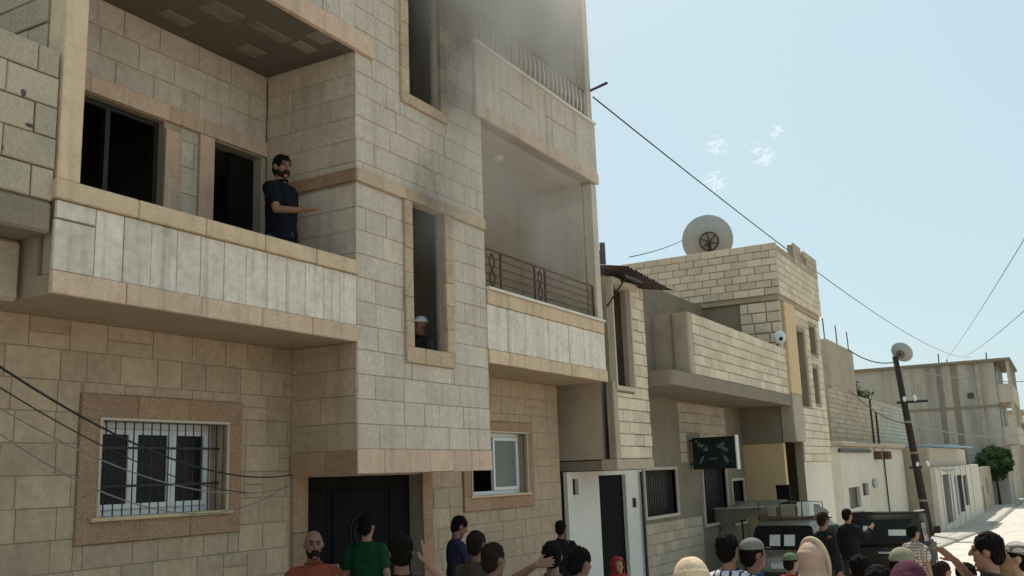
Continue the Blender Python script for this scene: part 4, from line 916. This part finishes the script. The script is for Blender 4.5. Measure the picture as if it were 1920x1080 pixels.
J = thing('jeep', 'black soft top jeep with white stickers on its rear window', 'car', (cx2, q2[1], gz(cx2)), math.radians(2)); J.rotation_euler.y = .035
hexa((0, 3.3, .72, .42), (.03, 3.25, .73, .98), .06).build('body', 'jeep_black', J, True, False)
hexa((.02, 2.2, .72, .965), (.10, 1.95, .67, 1.63), .05).build('soft_top', 'jeep_black', J, True, False)
panel([(.03, .56, 1.02), (.03, -.56, 1.02), (.09, -.53, 1.48), (.09, .53, 1.48)], .02).build('rear_window', 'glass_dark', J, False, False)
for (y, z, a, c) in ((-.25, 1.16, .34, .12), (-.02, 1.12, .1, .05), (.36, 1.24, .1, .12), (.22, 1.12, .08, .10)): panel([(.03, y+a/2, z), (.03, y-a/2, z), (.045, y-a/2, z+c), (.045, y+a/2, z+c)], .004).build('sticker', 'paper', J, False, False)
for s_ in (-1, 1):
    MB().cbox((-.02, s_*.6-.08, .66), (.06, s_*.6+.08, .86), .02).build('tail_light', 'tail_red', J, False, False)
    MB().cbox((2.05, s_*.86-.07, 1.14), (2.10, s_*.86+.07, 1.30), .02).build('mirror', 'jeep_black', J, False, False); MB().tube([(2.1, s_*.7, 1.05), (2.08, s_*.84, 1.2)], .015, 6).build('mirror_arm', 'iron', J, False, False)
    panel([(.2, s_*.735, 1.03), (1.1, s_*.735, 1.03), (1.1, s_*.69, 1.40), (.25, s_*.69, 1.40)][::(1 if s_ < 0 else -1)], .015).build('side_window', 'glass_dark', J, False, False)
MB().cbox((-.1, -.7, .40), (.02, .7, .52), .02).build('bumper', 'iron', J, False, False); MB().cbox((-.03, -.5, .58), (.01, -.1, .70), .005).build('number_plate', 'paper', J, False, False)
wheels(J, (.7, 2.6), .73, .35)
MB().cbox((.1, -.66, 1.632), (1.9, -.60, 1.66), .008).build('lit_roof_edge', 'dish', J, False, False); MB().cbox((.1, .60, 1.632), (1.9, .66, 1.66), .008).build('lit_roof_edge', 'dish', J, False, False)  # pale bars added to imitate sunlight along the roof edges
for y in (-.58, .58): MB().box((-.012, y-.012, .55), (.03, y+.012, .95)).build('tailgate_seam', 'iron', J, False, False)
MB().cbox((-.03, -.15, .80), (.0, .15, .84), .008).build('tailgate_handle', 'dish', J, False, False)
# tarpaulin awning on poles beyond the grey car
ax = 22.4; a = onX(1302, 968, ax); c = onX(1455, 964, ax)
A = thing('tarp_awning', 'sagging grey tarpaulin awning on thin poles beyond the left side of the grey car', 'awning', (ax, (a[1]+c[1])/2, gz(ax)))
vs = []; fs = []; nu, nv = 16, 8
for i in range(nu+1):
    for j in range(nv+1):
        u, v = i/nu, j/nv; y = a[1]+(c[1]-a[1])*u; x = ax-.25+1.5*v
        vs.append((x, y, a[2]+(c[2]-a[2])*u+.16-.10*math.sin(u*math.pi*2)**2*math.sin(v*math.pi)+.12*v+.03*noise.noise((x*2, y*2, 0))))
for i in range(nu):
    for j in range(nv): fs.append((i*(nv+1)+j, (i+1)*(nv+1)+j, (i+1)*(nv+1)+j+1, i*(nv+1)+j+1))
tp = MB(); tp.add(vs, fs); n = len(vs)
# hanging front valance
val = []
for i in range(nu+1): v0 = vs[i*(nv+1)]; val += [v0, (v0[0]-.03+.03*math.sin(i*1.7), v0[1], v0[2]-(.36 if i < 8 else .36-.04*(i-7) if i < 12 else .15)-.02*abs(math.sin(i*1.9)))]
tp.add(val, [(2*i, 2*i+1, 2*i+3, 2*i+2) for i in range(nu)])
tp.build('tarpaulin', 'tarp', A, True)
for (u, x) in ((.02, ax-.2), (.34, ax-.2), (.62, ax-.2), (.98, ax-.2), (.02, ax+1.2), (.98, ax+1.2)):
    y = a[1]+(c[1]-a[1])*u; MB().tube([(x, y, gz(x)), (x, y, a[2]+.12+(.08 if x > ax else 0))], .022, 6).build('pole', 'iron', A)
MB().tube([(ax-.26, a[1]-.0, a[2]+.17), (ax-.26, c[1], c[2]+.17)], .02, 6).build('front_bar', 'plaster_pale', A)
# ------------------------------------------------------------------ people
def remesh(mb, voxel, smooth_it=4, fac=.5):
    me = bpy.data.meshes.new('tmp'); me.from_pydata(mb.v, [], mb.f); me.update()
    bm = bmesh.new(); bm.from_mesh(me); bmesh.ops.recalc_face_normals(bm, faces=bm.faces); bm.to_mesh(me); bm.free()
    ob = bpy.data.objects.new('tmp', me); COL.objects.link(ob)
    m = ob.modifiers.new('r', 'REMESH'); m.mode = 'VOXEL'; m.voxel_size = voxel; m.use_smooth_shade = True
    s_ = ob.modifiers.new('s', 'SMOOTH'); s_.iterations = smooth_it; s_.factor = fac
    dg = bpy.context.evaluated_depsgraph_get(); dg.update()
    res = bpy.data.meshes.new_from_object(ob.evaluated_get(dg)); bpy.data.objects.remove(ob, do_unlink=True); bpy.data.meshes.remove(me)
    res.polygons.foreach_set('use_smooth', [True]*len(res.polygons)); return res
def folds(me, amp, freq, seed, bias=0):
    n = len(me.vertices); co = np.empty(n*3); me.vertices.foreach_get('co', co); co = co.reshape(-1, 3)
    nr = np.empty(n*3); me.vertices.foreach_get('normal', nr); nr = nr.reshape(-1, 3)
    d = np.array([noise.noise(Vector((c[0]*freq+seed, c[1]*freq, c[2]*freq*.55))) + .5*noise.noise(Vector((c[0]*freq*2.3, c[1]*freq*2.3+seed, c[2]*freq*1.1))) for c in co])
    co += nr*(amp*(d+bias))[:, None]; me.vertices.foreach_set('co', co.ravel()); me.update()
def link_part(me, name, m, parent):
    me.name = name; me.materials.clear(); me.materials.append(MATS[m]); o = bpy.data.objects.new(name, me); COL.objects.link(o); o.parent = parent; return o
def hand(mb, wrist, direction, palm_n, spread=.10, curl=.25, thumb_side=1, s=1.0):
    """palm, four unequal jointed fingers and a thumb leaving the side of the palm"""
    d = Vector(direction).normalized(); n = (Vector(palm_n) - d*d.dot(Vector(palm_n))).normalized(); w_ = d.cross(n)*thumb_side; W = Vector(wrist)
    for k in range(4):
        off = w_*(.030 - .020*k)*s
        mb.capsule(W+off*.6+d*.015, W+off+d*.085*s, .015*s, .0115*s, 8)
        dd = (d + w_*spread*(1.2-.8*k)).normalized(); L = (.072, .080, .074, .058)[k]*s; p = W+off+d*.085*s
        p1 = p + dd*L*.52; d2 = (dd + n*curl).normalized(); p2 = p1 + d2*L*.48
        mb.capsule(p, p1, .0105*s, .0095*s, 8); mb.capsule(p1, p2, .0095*s, .0078*s, 8)
    t0 = W + w_*.022*s + d*.025*s; t1 = t0 + (w_*.8+d*.7+n*.25).normalized()*.045*s; t2 = t1 + (w_*.35+d*.9+n*.3).normalized()*.035*s
    mb.capsule(t0, t1, .014*s, .012*s, 8); mb.capsule(t1, t2, .012*s, .009*s, 8)
PERSON_N = [0]
def person(label, pos, rz, h=1.72, skin='skin', shirt=None, trousers=None, hair='hair', style='short', sleeve='short', armL=None, armR=None, head=(0, 0), voxel=.011, beard=False, group='people in the crowd', scarf=None, scarf_edge=None, cap=None, female=False, face=False, lean=0, long_coat=False):
    """pos: feet; rz: facing (0 looks along -Y). armX = (elbow, wrist, finger dir, palm normal) in body space for h = 1.75"""
    PERSON_N[0] += 1; seed = PERSON_N[0]*3.7; s = h/1.75
    R = thing('person', label, 'person', pos, rz, group); R.scale = (s, s, s); R.rotation_euler.x = lean
    yaw, pit = head
    HM = Matrix.Translation((0, 0, 1.53)) @ Matrix.Rotation(yaw, 4, 'Z') @ Matrix.Rotation(pit, 4, 'X') @ Matrix.Translation((0, 0, -1.53))
    f = .93 if female else 1.0
    default = {1: ((.235, .02, 1.14), (.225, -.05, .89), (0, -.1, -1), (-1, 0, 0)), -1: ((-.235, .02, 1.14), (-.225, -.05, .89), (0, -.1, -1), (1, 0, 0))}
    arms = {1: armL or default[1], -1: armR or default[-1]}
    b = MB()
    b.loft([(0, 0, .84, .12, .08), (0, 0, .90, .155*f, .105), (0, 0, .98, .16, .112), (0, 0, 1.08, .138*f, .098), (0, -.005, 1.22, .158*f, .112), (0, -.005, 1.34, .17*f, .113), (0, .005, 1.41, .14*f, .093), (0, .012, 1.455, .088, .068), (0, .015, 1.48, .06, .055)])
    b.capsule((0, .018, 1.44), (0, .008, 1.57), .058*f, .053*f)
    b.ell((0, .012, 1.655), (.076, .096, .097), 20, 14, HM); b.ell((0, -.02, 1.59), (.060, .073, .078), 18, 12, HM); b.ell((0, -.072, 1.535), (.026, .022, .020), 10, 8, HM)
    b.capsule((0, -.092, 1.648), (0, -.112, 1.612), .010, .016, 8, HM); b.capsule((-.036, -.078, 1.668), (.036, -.078, 1.668), .013, .013, 8, HM)
    b.capsule((-.02, -.084, 1.57), (.02, -.084, 1.57), .010, .010, 8, HM)
    for s_ in (-1, 1):
        b.ell((s_*.079, .012, 1.628), (.012, .024, .033), 10, 8, HM); b.ell((s_*.038, -.062, 1.615), (.024, .022, .022), 10, 8, HM)
        el, wr, fd, pn = arms[s_]; sh_ = Vector((s_*.175*f, .005, 1.375))
        b.capsule((s_*.10*f, .005, 1.395), sh_, .060, .056*f); b.capsule(sh_, el, .052*f, .041*f); b.capsule(el, wr, .041*f, .028*f)
        hand(b, wr, fd, pn, thumb_side=s_)
        b.capsule((s_*.085, 0, .90), (s_*.095, 0, .49), .088, .057); b.capsule((s_*.095, 0, .49), (s_*.10, .02, .09), .057, .038); b.capsule((s_*.10, .03, .04), (s_*.115, -.17, .035), .042, .036)
    link_part(remesh(b, voxel, 3, .4), 'body', skin, R)
    if shirt:
        c = MB(); g_ = .018
        c.loft([(0, 0, .80 if not long_coat else .35, .172*f+g_, .125+g_), (0, 0, .90, .168*f+g_, .118+g_), (0, 0, 1.08, .152*f+g_, .112+g_), (0, -.005, 1.22, .165*f+g_, .118+g_), (0, -.005, 1.34, .175*f+g_, .117+g_), (0, .005, 1.41, .142*f+g_, .096+g_), (0, .012, 1.452, .088+g_, .070+g_), (0, .014, 1.478, .068, .062)])
        for s_ in (-1, 1):
            el, wr, _, _ = arms[s_]; sh_ = Vector((s_*.175*f, .005, 1.375)); el, wr = Vector(el), Vector(wr)
            c.capsule((s_*.10*f, .005, 1.395), sh_, .060+g_*.7, .056*f+g_*.9)
            if sleeve == 'short': c.capsule(sh_, sh_.lerp(el, .62), .056+g_, .054+g_)
            else: c.capsule(sh_, el, .054+g_, .046+g_); c.capsule(el, el.lerp(wr, .93), .046+g_, .034+g_*.6)
        me = remesh(c, .014, 2, .5); folds(me, .020, 9, seed); folds(me, .008, 24, seed+9); link_part(me, 'shirt' if not long_coat else 'coat', shirt, R)
        co = MB(); co.tube([(.066*math.cos(t), .012+.062*math.sin(t), 1.478-.012*math.sin(t-.3)) for t in np.linspace(0, 2*math.pi, 19)], .013, 8); co.build('collar', shirt, R, True, False)
    if trousers and not long_coat:
        c = MB(); c.loft([(0, 0, .80, .14, .10), (0, 0, .88, .165, .118), (0, 0, .98, .168, .120), (0, 0, 1.02, .155, .112)])
        for s_ in (-1, 1): c.capsule((s_*.088, 0, .88), (s_*.097, 0, .49), .098, .072); c.capsule((s_*.097, 0, .49), (s_*.10, .02, .10), .072, .06)
        me = remesh(c, .016, 2, .5); folds(me, .008, 9, seed+3); link_part(me, 'trousers', trousers, R)
    for s_ in (-1, 1):
        sh2 = MB(); sh2.capsule((s_*.10, .03, .045), (s_*.115, -.17, .04), .052, .046); sh2.build('shoe', 'rubber', R, True, False)
    if style in ('short', 'flat', 'long'):
        k = MB(); k.ell((0, .022, 1.672), (.080, .097, .090 if style != 'flat' else .096), 28, 20, None)
        if style == 'flat': k.v = [(x, y, min(z, 1.752)) for (x, y, z) in k.v]
        k.ell((0, .060, 1.615), (.068, .052, .072), 20, 14, None)
        if style == 'long': k.ell((0, .075, 1.52), (.072, .045, .12), 18, 14, None)
        if cap: k.v = [(x, y, min(z, 1.668)) for (x, y, z) in k.v]
        me = remesh(k, .0065, 2, .5); folds(me, .010, 48, seed, .5); folds(me, .004, 130, seed, .4)
        for v in me.vertices: v.co = HM @ v.co
        link_part(me, 'hair', hair, R)
    if beard:
        k = MB(); k.ell((0, -.022, 1.572), (.066, .079, .062), 24, 18, None)
        k.v = [(x, y, min(z, 1.612 if y > -.05 else 1.572)) for (x, y, z) in k.v]; k.capsule((-.026, -.090, 1.586), (.026, -.090, 1.586), .009, .009, 8)
        me = remesh(k, .006, 1, .4); folds(me, .003, 60, seed)
        for v in me.vertices: v.co = HM @ v.co
        link_part(me, 'beard', 'hair_brown', R)
    if face:
        for s_ in (-1, 1):
            e = MB(); e.ell((s_*.031, -.080, 1.642), (.012, .008, .007), 10, 8, HM); e.build('eye', 'eye', R, True, False)
            e = MB(); e.capsule((s_*.016, -.092, 1.664), (s_*.046, -.082, 1.668), .0055, .0045, 6, HM); e.build('eyebrow', 'hair', R, True, False)
    if scarf:
        k = MB(); k.ell((0, .026, 1.655), (.108, .126, .118), 26, 18, HM); k.ell((0, .03, 1.58), (.098, .108, .11), 24, 16, HM)
        for q_, (tl, zc, rx) in enumerate(((.45, 1.655, .106), (.1, 1.59, .102))):
            k.tube([HM @ Vector((rx*math.cos(t), .026+(rx+.016)*math.sin(t), zc+tl*.09*math.sin(t+.6*q_))) for t in np.linspace(0, 2*math.pi, 25)], .010, 6)
        k.loft([(0, .03, 1.28, .225, .155), (0, .03, 1.39, .205, .145), (0, .03, 1.46, .15, .13), (0, .03, 1.53, .112, .115), (0, .02, 1.60, .10, .11)])
        me = remesh(k, .011, 3, .5); folds(me, .007, 11, seed)
        # open the scarf over the face
        inv = HM.inverted(); bm = bmesh.new(); bm.from_mesh(me)
        dele = [v for v in bm.verts if (lambda q: q.y < -.045 and abs(q.x) < .066 and 1.54 < q.z < 1.715)(inv @ v.co)]
        bmesh.ops.delete(bm, geom=dele, context='VERTS'); bm.to_mesh(me); bm.free()
        me.polygons.foreach_set('use_smooth', [True]*len(me.polygons)); link_part(me, 'headscarf', scarf, R)
        if scarf_edge:
            e = MB(); e.tube([HM @ Vector((.116*math.cos(t), .0+.03*math.sin(t), 1.60+.185*math.sin(t))) for t in np.linspace(-.5, math.pi+.5, 25)], [.012+.012*math.sin(i*math.pi/24) for i in range(25)], 8); e.build('scarf_edge', scarf_edge, R, True, False)
    if cap:
        k = MB(); k.ell((0, .014, 1.682), (.087, .105, .082), 24, 14, None); k.v = [(x, y, max(z, 1.672)) for (x, y, z) in k.v]
        k.v = [tuple(HM @ Vector(v)) for v in k.v]
        kk = MB(); kk.v = k.v; kk.f = k.f; co_ = kk.build('cap', cap, R, True, False)
        vz = MB(); pts = [(.075*math.cos(t), -.07-.085*math.sin(t), 1.682-.012*math.sin(t)) for t in np.linspace(0, math.pi, 11)]
        vz.add([tuple(HM @ Vector(p)) for p in pts]+[tuple(HM @ Vector((p[0], p[1], p[2]+.008))) for p in pts], [tuple(range(10, -1, -1)), tuple(range(11, 22))]+[(i, i+1, 12+i, 11+i) for i in range(10)]); vz.build('visor', cap, R, False, False)
    return R
for n_, c_ in dict(navy=(.007, .008, .014), navy2=(.030, .028, .055), black=(.012, .011, .012), charcoal=(.035, .032, .032), orange=(.20, .045, .022), green=(.008, .048, .020), jeans=(.06, .08, .12), grey_shirt=(.13, .125, .12), brown=(.07, .045, .035), red=(.24, .026, .028), cream=(.62, .47, .31), tan=(.50, .34, .255), blue=(.03, .07, .20), purple=(.085, .022, .040), camel=(.20, .12, .06), white_cloth=(.66, .66, .68), khaki=(.25, .22, .15), cap_grey=(.20, .18, .17), cap_green=(.12, .16, .08), maroon=(.10, .02, .03)).items(): cloth(n_, c_)
def plaid(name, base, line, sc=13):
    m = cloth(name, base); n = m.node_tree.nodes; L = m.node_tree.links; b = n['Principled BSDF']; prev = b.inputs['Base Color'].links[0].from_socket
    tc = n.new('ShaderNodeTexCoord'); mx = None
    for ax_ in 'XZ':
        wv = n.new('ShaderNodeTexWave'); wv.wave_type = 'BANDS'; wv.bands_direction = ax_; wv.inputs['Scale'].default_value = sc/3.0; wv.inputs['Distortion'].default_value = .4; L.new(tc.outputs['Object'], wv.inputs[0])
        r = n.new('ShaderNodeMapRange'); r.inputs[1].default_value = .80; r.inputs[2].default_value = .90; L.new(wv.outputs['Fac'], r.inputs[0])
        if mx is None: mx = r.outputs[0]
        else: k = n.new('ShaderNodeMath'); k.operation = 'MAXIMUM'; L.new(mx, k.inputs[0]); L.new(r.outputs[0], k.inputs[1]); mx = k.outputs[0]
    mm_ = n.new('ShaderNodeMix'); mm_.data_type = 'RGBA'; L.new(mx, mm_.inputs[0]); L.new(prev, mm_.inputs[6]); mm_.inputs[7].default_value = (*line, 1); L.new(mm_.outputs[2], b.inputs['Base Color'])
plaid('plaid_white', (.62, .63, .66), (.03, .035, .06)); plaid('plaid_brown', (.16, .12, .11), (.05, .035, .035), 22); plaid('print_light', (.50, .47, .42), (.20, .12, .10), 20)
def face_cam(p): return math.atan2(CAM[0]-p[0], -(CAM[1]-p[1]))   # rz so that local -Y looks at the camera
AWAY = lambda p: face_cam(p)+math.pi
def stand(x, y, h, Y=None, X=None):
    """feet position of a person of height h whose head top shows at pixel x, y"""
    if Y is not None: q = onY(x, y, Y)
    elif X is not None: q = onX(x, y, X)
    else: q = onG(x, y, h)
    g0 = gz(q[0]) + (.11 if -1.3 < q[1] < .95 else 0)
    return (q[0], q[1], g0), (q[2]-g0)
# man on the balcony, arm stretched out over the parapet
q = onY(529, 293, .62); hb = q[2]-3.78
person('bearded man in navy polo shirt holding out an arm on the left balcony', (q[0], q[1], 3.78), face_cam(q)+.95, hb, 'skin', 'navy', 'jeans', beard=True, head=(-.45, .10), voxel=.0065, face=True, group='people on the building',
       armR=((-.225, -.10, 1.13), (-.16, -.34, 1.10), (.25, -1, -.02), (0, .1, 1)), armL=((.24, .05, 1.14), (.22, .0, .89), (0, -.1, -1), (-1, 0, 0)))
# helper inside the slim window with a white cap
q = onY(787, 597, .38); person('person in a white cap crouching inside the slim stone framed window', (q[0], q[1], q[2]-1.60), face_cam(q)-.9, 1.62, 'skin_dark', 'charcoal', 'charcoal', style='none', cap='white_cloth', group='people on the building')
def P_(label, x, y, h, turn=math.pi, Y=None, X=None, **kw):
    pos, hh = stand(x, y, h, Y, X); return person(label, pos, face_cam(pos)+turn, hh if (Y is not None or X is not None) else h, **kw)
P_('bald bearded man in orange shirt looking back from the dark entrance', 588, 1021, 1.70, .15, shirt='orange', trousers='charcoal', style='none', beard=True, face=True, skin='skin_dark')
P_('man in green t-shirt entering the dark doorway', 688, 966, 1.75, 2.7, Y=.35, shirt='green', trousers='charcoal', skin='skin')
P_('dark haired man in black in front of the dark entrance', 752, 1004, 1.80, math.pi, shirt='black', trousers='charcoal', style='short', skin='skin_dark')
# person with the raised open hand: only the arm reaches into the picture
hp = onG(868, 1085, 1.66)
person('person in maroon raising an open hand before the right door jamb', tuple(hp[:2])+(0,), face_cam(hp)+math.pi, 1.66, 'skin', 'maroon', 'jeans', voxel=.0065, head=(.2, 0),
       armL=((.05, -.20, 1.645), (.20, -.34, 1.80), (.07, -.05, 1), (0, -1, 0)))
P_('tall man in dark blue shirt looking down beside the entrance wall', 856, 969, 1.72, 1.9, Y=.25, shirt='navy2', trousers='charcoal', sleeve='long', head=(0, .42), skin='skin_dark', armL=((.20, -.10, 1.15), (.06, -.24, 1.05), (-.6, -.6, -.1), (0, 1, 0)), armR=((-.21, -.10, 1.15), (-.08, -.25, 1.05), (.6, -.6, -.1), (0, 1, 0)))
P_('brown haired man in dark top behind the greying man near the wall', 894, 998, 1.70, 2.6, shirt='brown', trousers='charcoal', hair='hair_brown', skin='skin_dark')
P_('greying man in black jacket seen from behind near the wall', 926, 1021, 1.69, 2.4, shirt='black', trousers='charcoal', sleeve='long', skin='skin_dark', hair='hair_brown')
P_('youth with flat top hair in black by the white wall', 1051, 977, 1.66, 2.9, Y=.1, shirt='black', trousers='charcoal', style='flat', skin='skin_dark')
P_('man in grey shirt with elbow raised and hand behind his head', 1034, 1018, 1.65, math.pi, shirt='grey_shirt', trousers='charcoal', skin='skin', voxel=.0075, sleeve='short', armL=((.34, .03, 1.46), (.14, .13, 1.58), (-1, .0, .15), (0, -1, 0)))
P_('stooping man in brown checked shirt before the white wall', 1084, 1029, 1.64, 2.7, shirt='plaid_brown', trousers='charcoal', skin='skin_dark', head=(-.3, .2))
P_('child in bright red by the dark door of the white wall', 1158, 1046, 1.30, .4, shirt='red', trousers='charcoal', hair='hair_brown', scarf='red', style='none')
P_('woman in cream headscarf seen from behind', 1294, 1050, 1.69, math.pi+.1, shirt='camel', trousers='charcoal', sleeve='long', style='none', scarf='cream', female=True, long_coat=True)
P_('young man in white and navy plaid shirt with black hair', 1363, 1002, 1.70, 2.75, shirt='plaid_white', trousers='jeans', skin='skin')
P_('man in grey cap and dark blue shirt behind the plaid shirt', 1411, 1011, 1.66, 2.2, shirt='blue', trousers='charcoal', cap='cap_grey', skin='skin_dark', style='short')
P_('child in red with olive cap beside the grey car', 1482, 1038, 1.36, 2.5, shirt='red', trousers='jeans', cap='cap_green', skin='skin')
P_('woman in tan headscarf with pale edge', 1525, 1020, 1.65, 2.6, shirt='tan', trousers='charcoal', sleeve='long', style='none', scarf='tan', scarf_edge='cream', female=True, long_coat=True, face=True)
P_('man in black jacket leaning by the right side of the grey car', 1541, 962, 1.72, 2.3, X=15.5, shirt='black', trousers='charcoal', sleeve='long', hair='hair_brown', head=(.2, .25), skin='skin_dark')
P_('man in black holding on to the left side of the jeep', 1588, 955, 1.76, 2.5, X=19.6, shirt='black', trousers='charcoal', sleeve='long', skin='skin', armR=((-.28, -.10, 1.22), (-.26, -.30, 1.38), (0, -1, .5), (1, 0, 0)))
P_('dark haired boy in black looking at the jeep', 1610, 1044, 1.50, math.pi, shirt='black', trousers='jeans', skin='skin')
P_('man in dark striped cap in front of the jeep', 1691, 1029, 1.64, 2.8, shirt='charcoal', trousers='charcoal', cap='khaki', skin='skin')
P_('woman in plum purple headscarf in front of the striped cap', 1702, 1058, 1.64, math.pi, shirt='maroon', trousers='charcoal', scarf='purple', style='none', female=True, long_coat=True, sleeve='long')
P_('person in pale printed shirt beside the jeep mirror', 1712, 985, 1.62, 2.4, X=15.5, shirt='print_light', trousers='jeans', skin='skin')
P_('small child with brown hair on the sunlit street', 1768, 1054, 1.28, 2.3, shirt='tan', trousers='jeans', hair='hair_brown')
P_('small child with black hair next to the pointing man', 1812, 1058, 1.42, 2.6, shirt='black', trousers='jeans')
P_('dark haired man shading his brow with a raised hand', 1846, 1002, 1.69, -1.75, shirt='brown', trousers='jeans', skin='skin', face=True, voxel=.0065, hair='hair', armR=((-.24, -.14, 1.36), (-.12, -.24, 1.55), (.25, -.55, .55), (.2, .3, -1)))
P_('woman with tied brown scarf and tan face', 1856, 1034, 1.56, -1.2, shirt='camel', trousers='charcoal', scarf='camel', style='none', female=True, face=True, skin='skin')
P_('boy in patterned grey cap looking up at the smoke', 1895, 1017, 1.60, -1.5, shirt='navy2', trousers='jeans', cap='print_light', skin='skin_light', face=True, head=(0, -.2))
P_('dark haired youth in navy between the jeep and the purple headscarf', 1648, 1064, 1.62, 2.9, shirt='navy2', trousers='jeans', skin='skin_dark')
# ------------------------------------------------------------------ smoke from the upper openings
sm = MB().box((8.55, -1.1, 4.3), (15.6, 1.355, 11.4)).build('smoke', None); tag(sm, 'grey smoke drifting from the slim upper window and top balcony', 'smoke', kind='stuff')
m = bpy.data.materials.new('smoke'); m.use_nodes = True; n = m.node_tree.nodes; L = m.node_tree.links; n.clear()
o_ = n.new('ShaderNodeOutputMaterial'); pv = n.new('ShaderNodeVolumePrincipled'); pv.inputs['Color'].default_value = (.80, .77, .73, 1); pv.inputs['Anisotropy'].default_value = .2
tc = n.new('ShaderNodeTexCoord'); nz = n.new('ShaderNodeTexNoise'); nz.inputs['Scale'].default_value = 1.5; nz.inputs['Detail'].default_value = 4; nz.inputs['Distortion'].default_value = .6
mp_ = n.new('ShaderNodeMapping'); mp_.inputs['Rotation'].default_value = (0, .5, 0); mp_.inputs['Scale'].default_value = (1, 1, .55); L.new(tc.outputs['Object'], mp_.inputs[0]); L.new(mp_.outputs[0], nz.inputs['Vector'])
nr_ = n.new('ShaderNodeMapRange'); nr_.inputs[1].default_value = .38; nr_.inputs[2].default_value = .64; nr_.inputs[3].default_value = .22; nr_.inputs[4].default_value = 1.25; L.new(nz.outputs[0], nr_.inputs[0])
tot = None
for (c, r, d) in (((9.5, -.35, 8.0), .8, 1.0), ((9.85, -.25, 8.3), 1.1, 2.2), ((9.8, -.2, 7.4), .9, 1.1), ((10.3, -.3, 9.4), 1.6, 2.2), ((11.0, .0, 8.6), 1.5, 1.9), ((12.3, .3, 8.8), 1.6, 1.4), ((11.3, -.1, 10.0), 1.9, 1.8), ((12.5, .2, 9.6), 1.1, .6),
                  ((11.3, .3, 6.2), 1.3, .6), ((12.5, .35, 6.2), 1.4, .75), ((12.6, .3, 5.4), 1.3, .4), ((9.4, .0, 5.2), .8, .6), ((9.8, -.25, 5.9), 1.0, .45), ((10.0, -.25, 6.7), 1.0, .55)):
    ds = n.new('ShaderNodeVectorMath'); ds.operation = 'DISTANCE'; ds.inputs[1].default_value = c; L.new(tc.outputs['Object'], ds.inputs[0])
    mr = n.new('ShaderNodeMapRange'); mr.interpolation_type = 'SMOOTHSTEP'; mr.inputs[1].default_value = r; mr.inputs[2].default_value = 0; mr.inputs[3].default_value = 0; mr.inputs[4].default_value = d; L.new(ds.outputs['Value'], mr.inputs[0])
    if tot is None: tot = mr.outputs[0]
    else: ad = n.new('ShaderNodeMath'); ad.operation = 'ADD'; L.new(tot, ad.inputs[0]); L.new(mr.outputs[0], ad.inputs[1]); tot = ad.outputs[0]
mu = n.new('ShaderNodeMath'); mu.operation = 'MULTIPLY'; L.new(tot, mu.inputs[0]); L.new(nr_.outputs[0], mu.inputs[1])
L.new(mu.outputs[0], pv.inputs['Density']); L.new(pv.outputs[0], o_.inputs['Volume']); sm.data.materials.append(m)
